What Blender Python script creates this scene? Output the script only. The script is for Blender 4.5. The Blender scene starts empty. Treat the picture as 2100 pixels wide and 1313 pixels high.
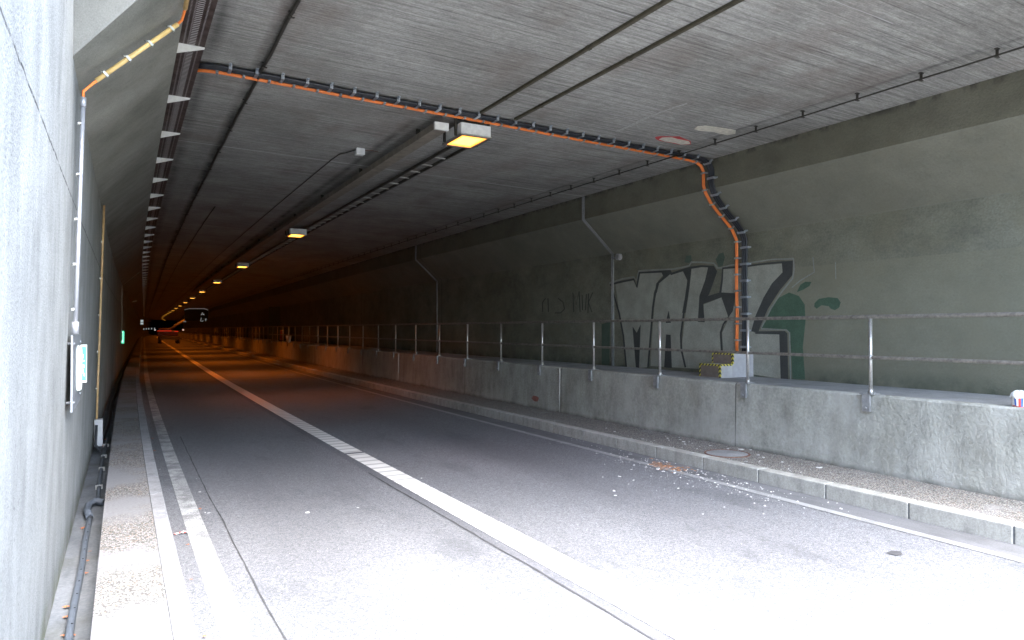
import bpy, bmesh, math, random
from mathutils import Vector, Matrix
random.seed(7)
S = bpy.context.scene
COL = S.collection
# ------------------------------------------------------------------ camera
CAM_H = 1.97
F = 1420.0
YAW = math.atan(800 / F)
CT, ST = math.cos(YAW), math.sin(YAW)
KX = F / CT
cd = bpy.data.cameras.new('camera'); cam = bpy.data.objects.new('camera', cd); COL.objects.link(cam)
cd.lens = F / 2100 * 36; cd.sensor_width = 36; cd.clip_start = 0.05; cd.clip_end = 3000
cam.location = (0, 0, CAM_H)
cam.rotation_euler = (math.radians(90) + math.atan(18.5 / F), 0, -YAW)
S.camera = cam
# ------------------------------------------------------------------ light
SUN_EL, SUN_ROT = math.radians(58), math.radians(174)
w = bpy.data.worlds.new("World"); S.world = w; w.use_nodes = True
nt = w.node_tree
sky = nt.nodes.new('ShaderNodeTexSky'); sky.sky_type = 'NISHITA'; sky.sun_disc = False
sky.sun_elevation = SUN_EL; sky.sun_rotation = SUN_ROT; sky.air_density = 1.0; sky.dust_density = 1.6; sky.ozone_density = 1.0
bg = nt.nodes['Background']; bg.inputs['Strength'].default_value = 0.15
nt.links.new(sky.outputs[0], bg.inputs[0])
sd = bpy.data.lights.new('sun', 'SUN'); sd.energy = 0.95; sd.angle = math.radians(60); sd.color = (1, .99, .97)
sun = bpy.data.objects.new('sun', sd); COL.objects.link(sun)
_d = Vector((math.sin(SUN_ROT) * math.cos(SUN_EL), math.cos(SUN_ROT) * math.cos(SUN_EL), math.sin(SUN_EL)))
sun.rotation_euler = _d.to_track_quat('Z', 'Y').to_euler(); sun.location = (0, -20, 30)
S.view_settings.view_transform = 'Standard'; S.view_settings.look = 'None'
S.view_settings.exposure = 4.15; S.view_settings.gamma = 1
LAMP_POWER = 5.6; LENS = 0.5

# ------------------------------------------------------------------ geometry helpers
def cc(s):                      # sideways bend of the tunnel axis at distance s
    h1 = .024
    v = 0.0
    if s <= 6: return 0.0
    a = min(s, 40) - 6
    v += .5 * h1 / 34 * a * a
    if s > 40: v += h1 * (s - 40)
    if s > 165: v += .5 * .0006 * (s - 165) ** 2
    return v
RD = -.055
def W(x, s, z): return Vector((x + cc(s), s, z))
def sx(px, wl):                 # distance along the tunnel of a point at lateral offset wl seen in column px
    s = 10.0
    for _ in range(30):
        we = wl + cc(s)
        z = KX * we / (px - 250.0)
        s = max(0.5, (z - we * ST) / CT)
    return s
def zy(py, wl, s):
    z = s * CT + (wl + cc(s)) * ST
    return CAM_H + (675.0 - py) / F * z
def on_plane_z(px, py, zh):     # point on a level plane -> (lateral, s)
    z = F * (CAM_H - zh) / (py - 675.0)
    xl = (px - 250.0) * z / KX
    s = (z - xl * ST) / CT
    return xl - cc(s), s

class MB:
    def __init__(s): s.bm = bmesh.new(); s.uv = s.bm.loops.layers.uv.new('UVMap')
    def face(s, pts, uvs=None, mat=0):
        vs = [s.bm.verts.new(p) for p in pts]
        f = s.bm.faces.new(vs); f.material_index = mat
        if uvs:
            for l, u in zip(f.loops, uvs): l[s.uv].uv = u
        return f
    def box(s, x0, x1, y0, y1, z0, z1, mat=0, M=None, bend=False):
        P = [Vector((x, y, z)) for z in (z0, z1) for y in (y0, y1) for x in (x0, x1)]
        if bend: P = [W(p.x, p.y, p.z) for p in P]
        if M: P = [M @ p for p in P]
        vs = [s.bm.verts.new(p) for p in P]
        for q in ((0, 2, 3, 1), (4, 5, 7, 6), (0, 1, 5, 4), (2, 6, 7, 3), (0, 4, 6, 2), (1, 3, 7, 5)):
            f = s.bm.faces.new([vs[i] for i in q]); f.material_index = mat
            for l in f.loops:
                c = l.vert.co; n = f.normal
                l[s.uv].uv = (c.x, c.y)
    def tube(s, pts, r, n=8, caps=True, mat=0):
        pts = [Vector(p) for p in pts]; rings = []
        up = Vector((0, 0, 1)); prev = None
        for i, p in enumerate(pts):
            a = pts[max(0, i - 1)]; b = pts[min(len(pts) - 1, i + 1)]
            t = (b - a).normalized()
            if prev is None:
                ref = Vector((1, 0, 0)) if abs(t.z) > .9 else up
                u = t.cross(ref).normalized()
            else:
                u = (prev - t * prev.dot(t)).normalized()
            prev = u; v = t.cross(u)
            rr = r[i] if isinstance(r, (list, tuple)) else r
            rings.append([s.bm.verts.new(p + (u * math.cos(2 * math.pi * k / n) + v * math.sin(2 * math.pi * k / n)) * rr) for k in range(n)])
        for i in range(len(rings) - 1):
            for k in range(n):
                f = s.bm.faces.new((rings[i][k], rings[i][(k + 1) % n], rings[i + 1][(k + 1) % n], rings[i + 1][k]))
                f.smooth = True; f.material_index = mat
        if caps:
            s.bm.faces.new(rings[0][::-1]).material_index = mat; s.bm.faces.new(rings[-1]).material_index = mat
    def sweep(s, prof, ss, closed=False, flip=False, uvf=None, mat=0, smooth=False):
        """prof: list of (w,z) or function s->list; extruded along the tunnel."""
        rows = []
        for q in ss:
            pr = prof(q) if callable(prof) else prof
            rows.append([(W(a, b, c_), (a, b, c_)) for (a, b, c_) in [(p[0], p[2] if len(p) > 2 else q, p[1]) for p in pr]])
        n = len(rows[0])
        V = [[s.bm.verts.new(p[0]) for p in r] for r in rows]
        for i in range(len(rows) - 1):
            for k in range(n if closed else n - 1):
                k2 = (k + 1) % n
                idx = [(i, k), (i, k2), (i + 1, k2), (i + 1, k)]
                if flip: idx = idx[::-1]
                f = s.bm.faces.new([V[a][b] for a, b in idx]); f.material_index = mat; f.smooth = smooth
                for l, (a, b) in zip(f.loops, idx):
                    w_, s_, z_ = rows[a][b][1]
                    l[s.uv].uv = uvf(w_, s_, z_) if uvf else (w_, s_)
        if closed:
            s.bm.faces.new(V[0][::-1] if not flip else V[0]).material_index = mat
            s.bm.faces.new(V[-1] if not flip else V[-1][::-1]).material_index = mat
    def build(s, name, mat, parent=None, bevel=0, loc=None, recalc=True):
        if recalc: bmesh.ops.recalc_face_normals(s.bm, faces=s.bm.faces[:])
        me = bpy.data.meshes.new(name); s.bm.to_mesh(me); s.bm.free()
        for m in (mat if isinstance(mat, (list, tuple)) else [mat]): me.materials.append(m)
        if loc is not None:
            loc = Vector(loc)
            if not parent: me.transform(Matrix.Translation(-loc))
        o = bpy.data.objects.new(name, me); COL.objects.link(o)
        if loc is not None and not parent: o.location = loc
        if parent:
            o.parent = parent
            pl = parent
            off = Vector((0, 0, 0))
            while pl: off += pl.location; pl = pl.parent
            me.transform(Matrix.Translation(-off))
        if bevel:
            b = o.modifiers.new('bevel', 'BEVEL'); b.width = bevel; b.segments = 2; b.limit_method = 'ANGLE'
        return o
def tag(o, label=None, cat=None, group=None, kind=None):
    if label: o['label'] = label
    if cat: o['category'] = cat
    if group: o['group'] = group
    if kind: o['kind'] = kind
    return o
def empty(name, loc, label, cat, group=None):
    o = bpy.data.objects.new(name, None); COL.objects.link(o); o.location = loc; o.empty_display_size = .2
    return tag(o, label, cat, group)
def copy_tree(o, parent=None):
    c = o.copy(); COL.objects.link(c)
    if parent: c.parent = parent
    for ch in list(o.children): copy_tree(ch, c)
    return c
def steps(a, b, near=1.0, far=4.0):
    out = [a]
    while out[-1] < b:
        st = near if out[-1] < 45 else far
        out.append(min(b, out[-1] + st))
    return out

# ------------------------------------------------------------------ materials
def new_mat(name):
    m = bpy.data.materials.new(name); m.use_nodes = True
    t = m.node_tree; b = t.nodes['Principled BSDF']
    return m, t, b
class N:
    def __init__(s, t): s.t = t
    def n(s, k, **kw):
        x = s.t.nodes.new(k)
        for a, b in kw.items(): setattr(x, a, b)
        return x
    def l(s, a, b): s.t.links.new(a, b)
    def coord(s, kind='Object', scale=(1, 1, 1)):
        c = s.n('ShaderNodeTexCoord'); m = s.n('ShaderNodeMapping'); m.inputs['Scale'].default_value = scale
        s.l(c.outputs[kind], m.inputs[0]); return m.outputs[0]
    def noise(s, vec, sc, det=4, rough=.6):
        x = s.n('ShaderNodeTexNoise'); x.inputs['Scale'].default_value = sc; x.inputs['Detail'].default_value = det
        x.inputs['Roughness'].default_value = rough; s.l(vec, x.inputs['Vector']); return x.outputs['Fac']
    def math(s, op, a, b=0.0, clamp=False):
        x = s.n('ShaderNodeMath', operation=op, use_clamp=clamp)
        for i, q in enumerate((a, b)):
            if isinstance(q, (int, float)): x.inputs[i].default_value = q
            else: s.l(q, x.inputs[i])
        return x.outputs[0]
    def ramp(s, fac, stops):
        x = s.n('ShaderNodeValToRGB'); e = x.color_ramp.elements
        while len(e) < len(stops): e.new(.5)
        for i, (p, c) in enumerate(stops):
            e[i].position = p; e[i].color = (c, c, c, 1) if isinstance(c, (int, float)) else (*c, 1)
        s.l(fac, x.inputs[0]); return x.outputs[0]
    def mix(s, fac, a, b, mode='MIX'):
        x = s.n('ShaderNodeMix', data_type='RGBA', blend_type=mode)
        if isinstance(fac, (int, float)): x.inputs[0].default_value = fac
        else: s.l(fac, x.inputs[0])
        for i, q in ((6, a), (7, b)):
            if isinstance(q, tuple): x.inputs[i].default_value = (*q, 1)
            else: s.l(q, x.inputs[i])
        return x.outputs[2]
    def bump(s, h, b, st=.3, dist=.01):
        x = s.n('ShaderNodeBump'); x.inputs['Strength'].default_value = st; x.inputs['Distance'].default_value = dist
        s.l(h, x.inputs['Height']); s.l(x.outputs[0], b.inputs['Normal'])
def plain(name, col, rough=.6, metal=0.0, var=.25, sc=12, bump=0.0, emit=None, es=0):
    m, t, b = new_mat(name); g = N(t)
    v = g.coord()
    f = g.noise(v, sc, 4)
    lo = tuple(c * (1 - var) for c in col); hi = tuple(min(1, c * (1 + var)) for c in col)
    g.l(g.ramp(f, [(.3, lo), (.7, hi)]), b.inputs['Base Color'])
    b.inputs['Roughness'].default_value = rough; b.inputs['Metallic'].default_value = metal
    if bump: g.bump(g.noise(v, sc * 4), b, bump, .004)
    if emit:
        b.inputs['Emission Color'].default_value = (*emit, 1); b.inputs['Emission Strength'].default_value = es
    return m
def band(g, val, c, wd, soft):      # 1 inside |val-c|<wd, fading over soft
    d = g.math('ABSOLUTE', g.math('SUBTRACT', val, c))
    return g.math('SUBTRACT', 1.0, g.math('DIVIDE', g.math('SUBTRACT', d, wd), soft), clamp=True)
def clampn(g, v): return g.math('ADD', v, 0.0, clamp=True)

def concrete(name, a, b_, c_=None, streak=(1, 1, 1), sscale=1.0, bump=.35, fine=60, speck=.0, lines=None, bd=.012):
    m, t, b = new_mat(name); g = N(t)
    v = g.coord()
    big = g.noise(v, .55, 5, .65)
    col = g.mix(g.ramp(big, [(.32, 0.0), (.68, 1.0)]), a, b_)
    sv = g.coord('Object', streak)
    st = g.noise(sv, sscale, 6, .7)
    col = g.mix(.85, col, g.ramp(st, [(.28, .62), (.5, 1.0), (.72, 1.28)]), 'MULTIPLY')
    fn = g.noise(v, fine, 3, .7)
    col = g.mix(.7, col, g.ramp(fn, [(.3, .72), (.7, 1.22)]), 'MULTIPLY')
    if c_:
        col = g.mix(g.math('MULTIPLY', g.ramp(g.noise(v, 1.3, 3), [(.5, 0.0), (.72, 1.0)]), .6), col, c_)
    if speck:
        vo = g.n('ShaderNodeTexVoronoi'); vo.inputs['Scale'].default_value = 9; g.l(v, vo.inputs['Vector'])
        sp = g.ramp(vo.outputs['Distance'], [(.03, 1.0), (.07, 0.0)])
        col = g.mix(g.math('MULTIPLY', sp, speck), col, (.03, .03, .025))
    if lines: col = lines(g, col)
    g.l(col, b.inputs['Base Color']); b.inputs['Roughness'].default_value = .88
    h = g.math('ADD', g.math('MULTIPLY', st, .6), g.math('MULTIPLY', fn, .5))
    g.bump(h, b, bump, bd)
    return m
def uvsep(g):
    c = g.n('ShaderNodeTexCoord'); s = g.n('ShaderNodeSeparateXYZ'); g.l(c.outputs['UV'], s.inputs[0])
    return s.outputs[0], s.outputs[1]

def ceiling_lines(g, col):
    u, v = uvsep(g)
    oc = g.coord()
    wob = g.math('MULTIPLY', g.math('SUBTRACT', g.noise(oc, .8, 2), .5), .05)
    vv = g.math('ADD', v, wob)
    f1 = g.noise(g.coord('Object', (.5, 30, 1)), 1.0, 5, .75)
    col = g.mix(.9, col, g.ramp(f1, [(.36, .50), (.47, .98), (.60, 1.12), (.72, 1.45)]), 'MULTIPLY')
    f3 = g.noise(g.coord('Object', (2.5, 12, 1)), 3.0, 4, .8)
    col = g.mix(.6, col, g.ramp(f3, [(.35, .6), (.65, 1.35)]), 'MULTIPLY')
    # form board seams every ~1.2 m, mostly faint, broken up
    fr = g.math('FRACT', g.math('DIVIDE', g.math('ADD', vv, .25), 1.245))
    seam = band(g, fr, .5, .002, .006)
    brk = g.ramp(g.noise(g.coord('UV', (.5, .8, 1)), 1.7, 2), [(.52, 0.0), (.58, 1.0)])
    col = g.mix(g.math('MULTIPLY', g.math('MULTIPLY', seam, brk), .75), col, (.55, .54, .52))
    # the construction joint every ten metres
    fr2 = g.math('FRACT', g.math('DIVIDE', g.math('SUBTRACT', vv, 7.77), 10.0))
    j = band(g, fr2, .5, .0008, .0009)
    col = g.mix(g.math('MULTIPLY', j, .85), col, (.72, .71, .68))
    # soot beside the pipes and wires
    n = g.ramp(g.noise(oc, 1.6, 4), [(.35, .25), (.65, 1.0)])
    for w0, wd, k in ((1.40, .10, .9), (8.08, .05, .55), (3.76, .10, .8), (.85, .12, .6)):
        sb = band(g, u, w0, .01, wd)
        if w0 == 3.76: sb = g.math('MULTIPLY', sb, g.math('GREATER_THAN', v, 9.6))
        col = g.mix(g.math('MULTIPLY', g.math('MULTIPLY', sb, n), k), col, (.018, .017, .015))
    # brown rust bloom
    col = g.mix(g.math('MULTIPLY', g.ramp(g.noise(g.coord('UV', (1, .5, 1)), .9, 5), [(.5, 0.0), (.66, 1.0)]), .36), col, (.17, .12, .095))
    return col
M = {}
M['ceiling'] = concrete('ceiling_concrete', (.245, .236, .212), (.39, .382, .35), None, (.35, 11, 1), 1.9, 1.0, 45, lines=ceiling_lines)
def rwall_lines(g, col):
    z, v = uvsep(g)
    oc = g.coord()
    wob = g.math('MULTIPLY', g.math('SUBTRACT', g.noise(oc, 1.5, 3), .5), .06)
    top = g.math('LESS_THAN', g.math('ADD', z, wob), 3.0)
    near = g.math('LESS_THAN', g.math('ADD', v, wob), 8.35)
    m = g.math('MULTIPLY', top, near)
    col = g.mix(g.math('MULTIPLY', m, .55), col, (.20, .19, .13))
    fr2 = g.math('FRACT', g.math('DIVIDE', g.math('SUBTRACT', v, 7.77), 10.0))
    j = band(g, fr2, .5, .0012, .001)
    col = g.mix(g.math('MULTIPLY', j, .8), col, (.03, .03, .03))
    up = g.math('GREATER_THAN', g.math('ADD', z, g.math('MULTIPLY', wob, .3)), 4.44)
    col = g.mix(g.math('MULTIPLY', up, .45), col, (.115, .105, .068))  # upper band: olive-brown stain, also painted darker for missing shade
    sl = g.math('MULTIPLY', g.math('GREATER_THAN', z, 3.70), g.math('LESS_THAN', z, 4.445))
    col = g.mix(g.math('MULTIPLY', sl, .45), col, (.23, .225, .175))  # sloped shoulder painted lighter in place of light from the road
    ft = band(g, z, 1.12, .0, .25)
    col = g.mix(g.math('MULTIPLY', ft, g.ramp(g.noise(oc, 3, 4), [(.3, 0.0), (.7, .9)])), col, (.035, .05, .03))
    tp = band(g, z, 4.95, .0, .09)
    return g.mix(g.math('MULTIPLY', tp, g.ramp(g.noise(oc, 5, 4), [(.45, 0.0), (.6, .8)])), col, (.03, .03, .025))
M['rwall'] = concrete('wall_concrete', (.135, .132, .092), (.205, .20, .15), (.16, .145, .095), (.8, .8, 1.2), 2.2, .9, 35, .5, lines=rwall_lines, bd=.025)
def lwall_lines(g, col):
    z, v = uvsep(g)
    oc = g.coord()
    wob = g.math('MULTIPLY', g.math('SUBTRACT', g.noise(oc, 3.5, 6, .75), .5), .07)
    jt = band(g, g.math('ADD', z, wob), 3.03, .004, .008)
    br = g.ramp(g.noise(oc, 6, 3), [(.35, .15), (.5, 1.0)])
    col = g.mix(g.math('MULTIPLY', jt, br), col, (.03, .03, .03))
    pat = g.ramp(g.noise(g.coord('Object', (1, .8, .5)), 1.4, 5, .7), [(.5, 0.0), (.6, 1.0)])
    col = g.mix(g.math('MULTIPLY', pat, .25), col, (.15, .15, .14))
    pit = g.ramp(g.noise(oc, 34, 2, .5), [(.68, 0.0), (.72, 1.0)])
    col = g.mix(g.math('MULTIPLY', pit, .6), col, (.06, .06, .06))
    ft = band(g, z, -.05, .05, .25)
    return g.mix(g.math('MULTIPLY', ft, g.ramp(g.noise(oc, 4, 4), [(.35, 0.0), (.65, .8)])), col, (.10, .12, .06))
M['lwall'] = concrete('render_wall', (.19, .194, .185), (.285, .29, .275), None, (1.3, 1.3, .5), 2.0, .9, 55, .9, lines=lwall_lines)
M['haunch'] = concrete('haunch_concrete', (.20, .20, .17), (.27, .265, .235), None, (.8, .8, .8), 1.5, .3, 60)
M['headwall'] = concrete('headwall_concrete', (.12, .125, .118), (.155, .16, .15), None, (.6, .6, .6), 1.0, .15, 80)
def bar_lines(g, col):
    z, v = uvsep(g)
    oc = g.coord()
    fr2 = g.math('FRACT', g.math('DIVIDE', g.math('SUBTRACT', v, 5.3), 5.0))
    j = band(g, fr2, .5, .0016, .001)
    col = g.mix(g.math('MULTIPLY', j, .8), col, (.04, .04, .035))
    ft = band(g, z, .12, .0, .07)
    col = g.mix(g.math('MULTIPLY', ft, .7), col, (.05, .05, .04))
    sp = g.math('MULTIPLY', band(g, z, .2, .05, .35), g.ramp(g.noise(oc, 2.2, 5, .7), [(.4, 0.0), (.65, .5)]))
    col = g.mix(sp, col, (.50, .49, .44))
    st = g.ramp(g.noise(g.coord('Object', (1.2, 1.2, .25)), 1.5, 4), [(.5, 0.0), (.75, .5)])
    return g.mix(st, col, (.16, .15, .115))
M['barrier'] = concrete('barrier_concrete', (.30, .295, .245), (.38, .375, .325), (.44, .43, .38), (1.5, 1.5, .6), 2.2, 1.3, 24, .4, lines=bar_lines, bd=.018)
M['walkway'] = concrete('walkway_concrete', (.22, .22, .21), (.30, .30, .29), None, (1, 1, 1), 2, .3, 50)

def asphalt():
    m, t, b = new_mat('asphalt'); g = N(t); v = g.coord()
    big = g.noise(g.coord('Object', (1, .3, 1)), .5, 4)
    col = g.mix(g.ramp(big, [(.3, 0.0), (.7, 1.0)]), (.126, .128, .133), (.168, .170, .176))
    sp = g.noise(v, 170, 2, .8)
    col = g.mix(.9, col, g.ramp(sp, [(.34, .35), (.5, 1.0), (.66, 2.0)]), 'MULTIPLY')
    sp2 = g.noise(v, 45, 3, .7)
    col = g.mix(.7, col, g.ramp(sp2, [(.38, .65), (.62, 1.4)]), 'MULTIPLY')
    u, vv = uvsep(g)
    tr = g.math('ADD', band(g, u, 1.5, .12, .45), band(g, u, 5.35, .12, .5))
    col = g.mix(g.math('MULTIPLY', tr, .2), col, (.09, .088, .095))
    # dark worn strip left of the centre line and oil stain
    pt = g.ramp(g.noise(g.coord('Object', (1.2, .5, 1)), 1.1, 5, .7), [(.56, 0.0), (.66, 1.0)])
    col = g.mix(g.math('MULTIPLY', pt, .38), col, (.07, .072, .078))
    spt = g.ramp(g.noise(v, 7, 3, .6), [(.66, 0.0), (.72, 1.0)])
    col = g.mix(g.math('MULTIPLY', spt, .35), col, (.05, .05, .05))
    dk = band(g, u, 3.10, .06, .03)
    col = g.mix(g.math('MULTIPLY', dk, .45), col, (.09, .09, .10))
    g.l(col, b.inputs['Base Color'])
    b.inputs['Specular IOR Level'].default_value = .35
    g.l(g.ramp(big, [(.3, .62), (.7, .8)]), b.inputs['Roughness'])
    g.bump(g.math('ADD', sp, sp2), b, .8, .008)
    return m
M['asphalt'] = asphalt()
def paint(name, col, wear=.5, ribs=0, keep=.35):
    m, t, b = new_mat(name); g = N(t); v = g.coord()
    n = g.noise(v, 60, 4, .8); n2 = g.noise(v, 4, 3)
    f = g.math('ADD', g.math('MULTIPLY', n, .6), g.math('MULTIPLY', n2, .4))
    c = g.mix(g.ramp(f, [(wear - .05, 1.0), (wear + .06, 0.0)]), col, (.17, .17, .17))
    if ribs:
        u, vv = uvsep(g)
        fr = g.math('FRACT', g.math('DIVIDE', vv, ribs))
        rb = band(g, fr, .5, .10, .08)
        c = g.mix(g.math('MULTIPLY', rb, .6), c, (.30, .29, .26))
        g.bump(g.math('SUBTRACT', 1.0, rb), b, .6, .006)
    g.l(c, b.inputs['Base Color']); b.inputs['Roughness'].default_value = .65
    return m
M['centre_paint'] = paint('centre_paint', (.80, .79, .74), .32, .30)
M['edge_paint'] = paint('edge_paint', (.50, .50, .48), .50)
M['thin_paint'] = paint('thin_paint', (.30, .30, .29), .44)
def aggregate(name, tint, base, amt):
    m, t, b = new_mat(name); g = N(t); v = g.coord()
    vo = g.n('ShaderNodeTexVoronoi'); vo.inputs['Scale'].default_value = 75; g.l(v, vo.inputs['Vector'])
    cs = g.n('ShaderNodeSeparateColor'); g.l(vo.outputs['Color'], cs.inputs[0])
    peb = g.ramp(cs.outputs[0], [(0, tuple(c * .55 for c in tint)), (.4, tint), (.75, tuple(min(.8, c * 1.6) for c in tint)), (1, (.35, .22, .14))])
    col = g.mix(g.ramp(vo.outputs['Distance'], [(.3, 0.0), (.65, 1.0)]), peb, (.08, .075, .065))
    msk = g.ramp(g.noise(v, .9, 3), [(.5 - amt, 0.0), (.62 - amt, 1.0)])
    sm = g.mix(g.ramp(g.noise(v, 40, 4), [(.3, 0.0), (.7, 1.0)]), tuple(c * .85 for c in base), tuple(c * 1.15 for c in base))
    g.l(g.mix(msk, sm, col), b.inputs['Base Color']); b.inputs['Roughness'].default_value = .85
    g.bump(g.math('MULTIPLY', vo.outputs['Distance'], msk), b, .6, .006)
    return m
M['agg_r'] = aggregate('exposed_aggregate', (.31, .295, .265), (.25, .245, .235), .24)
M['agg_l'] = aggregate('worn_aggregate', (.26, .255, .25), (.19, .188, .19), .06)
M['kerb'] = concrete('kerb_stone', (.33, .32, .28), (.43, .42, .37), None, (2, 2, 1), 3, .4, 50, .5)
M['kerb_l'] = concrete('kerb_stone_left', (.20, .20, .205), (.26, .26, .265), None, (2, 2, 1), 3, .3, 50, .3)
M['gutter'] = concrete('gutter_concrete', (.115, .115, .117), (.155, .155, .157), None, (1, .4, 1), 3, .2, 60)
M['channel'] = concrete('channel_concrete', (.10, .11, .12), (.17, .18, .19), (.07, .07, .05), (2, .8, 1), 3, .2, 30)
M['crack'] = plain('crack_seal', (.05, .05, .052), .8)
M['dirt'] = plain('soil', (.12, .11, .07), .95, bump=.6, sc=3)
M['grass'] = plain('grass_ground', (.07, .10, .035), .95, bump=.6, sc=6)
M['galv'] = plain('galvanised_steel', (.42, .41, .38), .42, .85, .2, 25)
M['railsteel'] = plain('weathered_rail_steel', (.26, .235, .20), .55, .6, .35, 18, .2)
M['rail_post'] = plain('rail_post_steel', (.55, .53, .49), .38, .8, .2, 25)
M['bracket'] = plain('bracket_steel', (.30, .30, .29), .5, .4)
M['orange'] = plain('orange_cable_sheath', (.95, .24, .05), .45, 0, .12)
M['black'] = plain('black_cable_sheath', (.02, .022, .026), .4, 0, .2)
M['clamp'] = plain('zinc_clamp', (.50, .53, .56), .35, .7, .15)
M['dark'] = plain('dark_painted_steel', (.05, .045, .035), .6, .3, .3)
M['olive'] = plain('dirty_rail_channel', (.075, .065, .04), .7, .2, .3)
M['trunk'] = plain('dusty_trunking', (.22, .19, .15), .7, .1, .25, 6)
M['rung'] = plain('pale_rung', (.42, .40, .36), .5, .3, .1)
M['white'] = plain('white_enamel', (.72, .72, .68), .5, 0, .12)
M['cream'] = plain('cream_conduit', (.72, .50, .20), .5, 0, .12)
M['tan'] = plain('tan_conduit', (.42, .27, .13), .55, 0, .2)
M['pipe'] = plain('silver_conduit', (.42, .42, .44), .3, .5, .08)
M['pvc'] = plain('blue_grey_pipe', (.085, .10, .12), .5, 0, .2)
M['hole'] = plain('dark_hole', (.01, .01, .01), .9)
M['greybox'] = plain('grey_cover', (.36, .35, .35), .55, 0, .1)
M['brownfront'] = plain('brown_front', (.17, .135, .11), .7, 0, .15)
M['plate'] = plain('brushed_plate', (.22, .235, .25), .45, .3, .12)
M['yellow'] = None
M['leaf'] = plain('dry_leaf', (.42, .15, .06), .8, 0, .4, 30)
M['chip'] = plain('plaster_chip', (.60, .585, .55), .85, 0, .18, 20)
M['rust'] = plain('rust', (.16, .085, .06), .9, 0, .4, 20, .3)
M['rubber'] = plain('tyre_rubber', (.02, .02, .02), .8)
M['darkred'] = plain('dark_red_paint', (.05, .008, .007), .45)
M['lens'] = plain('sodium_lens', (.9, .6, .3), .4, 0, 0, emit=(1.0, .42, .045), es=LENS * .9)
M['lensrim'] = plain('sodium_reflector', (.9, .6, .3), .4, 0, 0, emit=(1.0, .30, .015), es=.16)
M['greenlit'] = plain('green_lit_sign', (.05, .5, .3), .4, 0, 0, emit=(.04, .65, .30), es=.09)
M['whitelit'] = plain('white_lit_lens', (.8, .9, .9), .4, 0, 0, emit=(.80, 1.0, .92), es=.10)
M['dimlit'] = plain('dim_lit_lens', (.8, .9, .9), .4, 0, 0, emit=(.75, .9, .92), es=.025)
M['redlit'] = plain('red_lit_bar', (.6, .03, .02), .4, 0, 0, emit=(1.0, .06, .02), es=.022)
M['faintglow'] = plain('glowing_edge', (.7, .7, .7), .4, 0, 0, emit=(.9, .9, .85), es=.006)  # added glow so the far panel's top edge shows in the dark
M['faintglow2'] = plain('glowing_marks', (.7, .7, .7), .4, 0, 0, emit=(.9, .95, .95), es=.014)  # added glow for the scrawls on that panel
def tray_mat():
    m, t, b = new_mat('perforated_tray'); g = N(t); u, v = uvsep(g)
    col = g.mix(g.ramp(g.noise(g.coord(), 7, 4), [(.35, 0.0), (.65, 1.0)]), (.045, .028, .022), (.10, .07, .06))
    def slots(uc, uw, pitch, dv, c_, col):
        a = band(g, u, uc, uw, .004)
        fr = g.math('FRACT', g.math('DIVIDE', v, pitch))
        q = band(g, fr, .5, dv, .06)
        return g.mix(g.math('MULTIPLY', a, q), col, c_)
    col = slots(.625, .028, .045, .18, (.50, .48, .46), col)
    for uc, cw in ((.565, (.008, .008, .008)), (.585, (.45, .43, .42)), (.675, (.008, .008, .008)), (.692, (.45, .43, .42)), (.545, (.4, .38, .37))):
        col = slots(uc, .005, .03, .14, cw, col)
    g.l(col, b.inputs['Base Color']); b.inputs['Roughness'].default_value = .6; b.inputs['Metallic'].default_value = .2
    return m
M['tray'] = tray_mat()
def tape_mat():
    m, t, b = new_mat('hazard_tape'); g = N(t)
    c = g.n('ShaderNodeTexCoord'); s = g.n('ShaderNodeSeparateXYZ'); g.l(c.outputs['Object'], s.inputs[0])
    q = g.math('ADD', g.math('ADD', s.outputs[0], s.outputs[1]), s.outputs[2])
    fr = g.math('FRACT', g.math('DIVIDE', q, .075))
    g.l(g.mix(g.math('GREATER_THAN', fr, .5), (.02, .02, .02), (.55, .48, .06)), b.inputs['Base Color'])
    return m
M['tape'] = tape_mat()

# ------------------------------------------------------------------ setting
FAR = 420.0
SS = steps(-60, FAR, 1.0, 4.0)
def strip(name, w0, w1, z, mat, ss=SS, label=None, kind='structure'):
    if -.01 < z < .05: z += RD
    b = MB(); b.sweep([(w0, z), (w1, z)], ss)
    o = b.build(name, mat, recalc=False)
    if o.data.polygons[0].normal.z < 0: o.data.flip_normals()
    tag(o, label, None, None, kind)
    return o
strip('road', .39, 7.32, 0.0, M['asphalt'])
strip('gutter_strip', 6.93, 7.315, .004, M['gutter'])
strip('road_marking', 6.80, 6.92, .0055, M['thin_paint'], steps(-2, 300))
strip('road_marking', .580, .755, .004, M['edge_paint'], steps(-2, 300))
jc = 11.05
strip('road_marking', 3.155, 3.455, .006, M['centre_paint'], steps(-2, jc))
strip('road_marking', 3.155, 3.455, .006, M['centre_paint'], steps(jc + .12, 300))
# sealed cracks that wander a little
def crack(name, w0, s0, s1, wd, amp):
    b = MB(); ss = [s0 + i * .15 for i in range(int((s1 - s0) / .15) + 1)]
    wv = 0; pr = {}
    for q in ss:
        wv = wv * .9 + random.uniform(-amp, amp); k = wd * random.uniform(.5, 1.2)
        pr[q] = [(w0 + wv - k / 2, .005 + RD), (w0 + wv + k / 2, .005 + RD)]
    b.sweep(lambda q: pr[q], ss)
    o = b.build(name, M['crack'], recalc=False)
    if o.data.polygons[0].normal.z < 0: o.data.flip_normals()
    tag(o, kind='structure'); return o
crack('road_crack', .94, -1, 14.5, .015, .004)
crack('road_crack', 3.04, -1, 9.5, .02, .006)
# transverse joint far down the road
b = MB(); b.sweep([(.75, .0075 + RD), (6.5, .0075 + RD)], [29.6, 29.75]); tag(b.build('road_joint', M['thin_paint']), kind='structure')
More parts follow.
